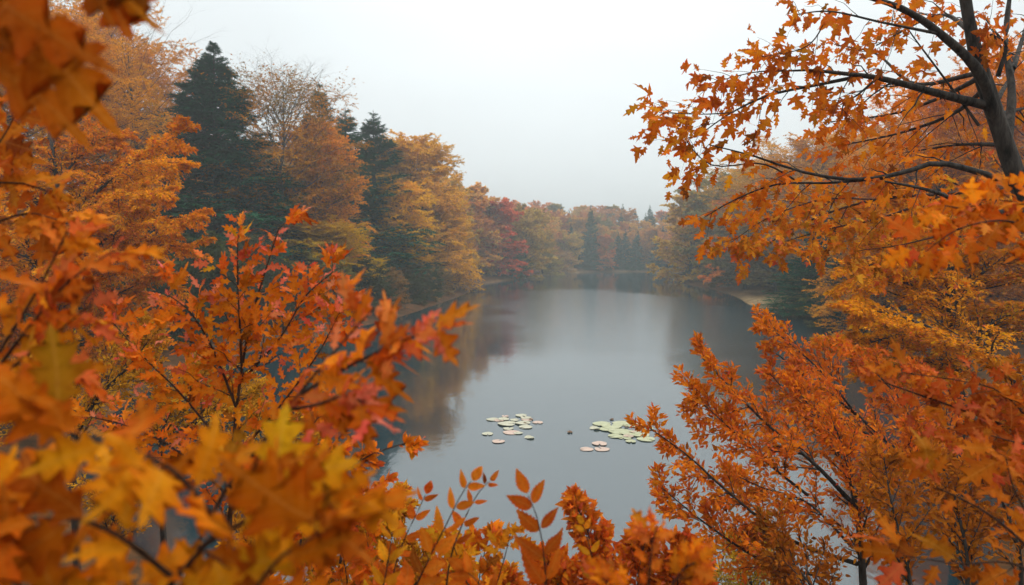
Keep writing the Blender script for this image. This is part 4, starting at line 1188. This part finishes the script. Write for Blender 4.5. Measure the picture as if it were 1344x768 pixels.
# overcast deck: brighter towards the zenith, a soft bright patch where the sun is veiled
dot = N.new('ShaderNodeVectorMath'); dot.operation = 'DOT_PRODUCT'
sd = np.array([.07, 1, .26]); sd /= np.linalg.norm(sd)
Lk.new(tc.outputs['Generated'], dot.inputs[0]); dot.inputs[1].default_value = tuple(sd)
patch = mth('POWER', mth('MAXIMUM', dot.outputs['Value'], 0), 14)
nz = N.new('ShaderNodeTexNoise'); nz.inputs['Scale'].default_value = 2.2; nz.inputs['Detail'].default_value = 3
mpn = N.new('ShaderNodeMapping'); mpn.inputs['Scale'].default_value = (1, 1, 2.5); Lk.new(tc.outputs['Generated'], mpn.inputs[0]); Lk.new(mpn.outputs[0], nz.inputs['Vector'])
lum = mth('ADD', mth('ADD', SKY_B, mth('MULTIPLY', mth('POWER', zz, 1.5), SKY_Z)) if False else mth('ADD', 5.7, mth('MULTIPLY', mth('POWER', zz, 2.0), 16.0)), mth('MULTIPLY', patch, 1.3))
lum = mth('ADD', lum, mth('MULTIPLY', mth('POWER', mth('SUBTRACT', 1, zz, True), 7), 1.6))
lum = mth('MULTIPLY', lum, mth('ADD', .93, mth('MULTIPLY', nz.outputs[0], .20)))
cc = N.new('ShaderNodeCombineColor')
Lk.new(mth('MULTIPLY', lum, .945), cc.inputs[0]); Lk.new(mth('MULTIPLY', lum, 1.0), cc.inputs[1]); Lk.new(mth('MULTIPLY', lum, 1.01), cc.inputs[2])
mx = N.new('ShaderNodeMix'); mx.data_type = 'RGBA'; mx.inputs[0].default_value = .93
Lk.new(sky.outputs[0], mx.inputs[6]); Lk.new(cc.outputs[0], mx.inputs[7])
Lk.new(mx.outputs[2], bg.inputs[0]); bg.inputs[1].default_value = .12
Lk.new(bg.outputs[0], out.inputs[0])

sl = bpy.data.lights.new('sun', 'SUN'); sl.energy = 1.5; sl.angle = R_(22); sl.color = (1, .95, .87)
so = bpy.data.objects.new('sun', sl); COL.objects.link(so)
sdir = Vector((math.sin(ROT) * math.cos(EL), math.cos(ROT) * math.cos(EL), math.sin(EL)))
so.rotation_euler = sdir.to_track_quat('Z', 'Y').to_euler()

cam = bpy.data.cameras.new('camera'); co = bpy.data.objects.new('camera', cam); COL.objects.link(co)
cam.sensor_width = 36; cam.lens = FPX / 1344 * 36; cam.clip_start = .02; cam.clip_end = 3000
co.location = CAM; co.rotation_euler = (math.pi / 2 - PITCH, 0, 0)
cam.dof.use_dof = True; cam.dof.focus_distance = 4.5; cam.dof.aperture_fstop = 3.6
scene.camera = co
vs = scene.view_settings; scene.display_settings.display_device = 'sRGB'
vs.view_transform = 'Standard'; vs.look = 'None'; vs.exposure = .25; vs.gamma = 1; vs.use_curve_mapping = False
cy = scene.cycles
scene.render.engine = 'CYCLES'
cy.use_denoising = True
try: cy.denoiser = 'OPENIMAGEDENOISE'
except Exception: pass
cy.max_bounces = 6; cy.diffuse_bounces = 2; cy.glossy_bounces = 2; cy.transmission_bounces = 4; cy.volume_bounces = 1; cy.transparent_max_bounces = 4
cy.use_adaptive_sampling = True; cy.adaptive_threshold = .02
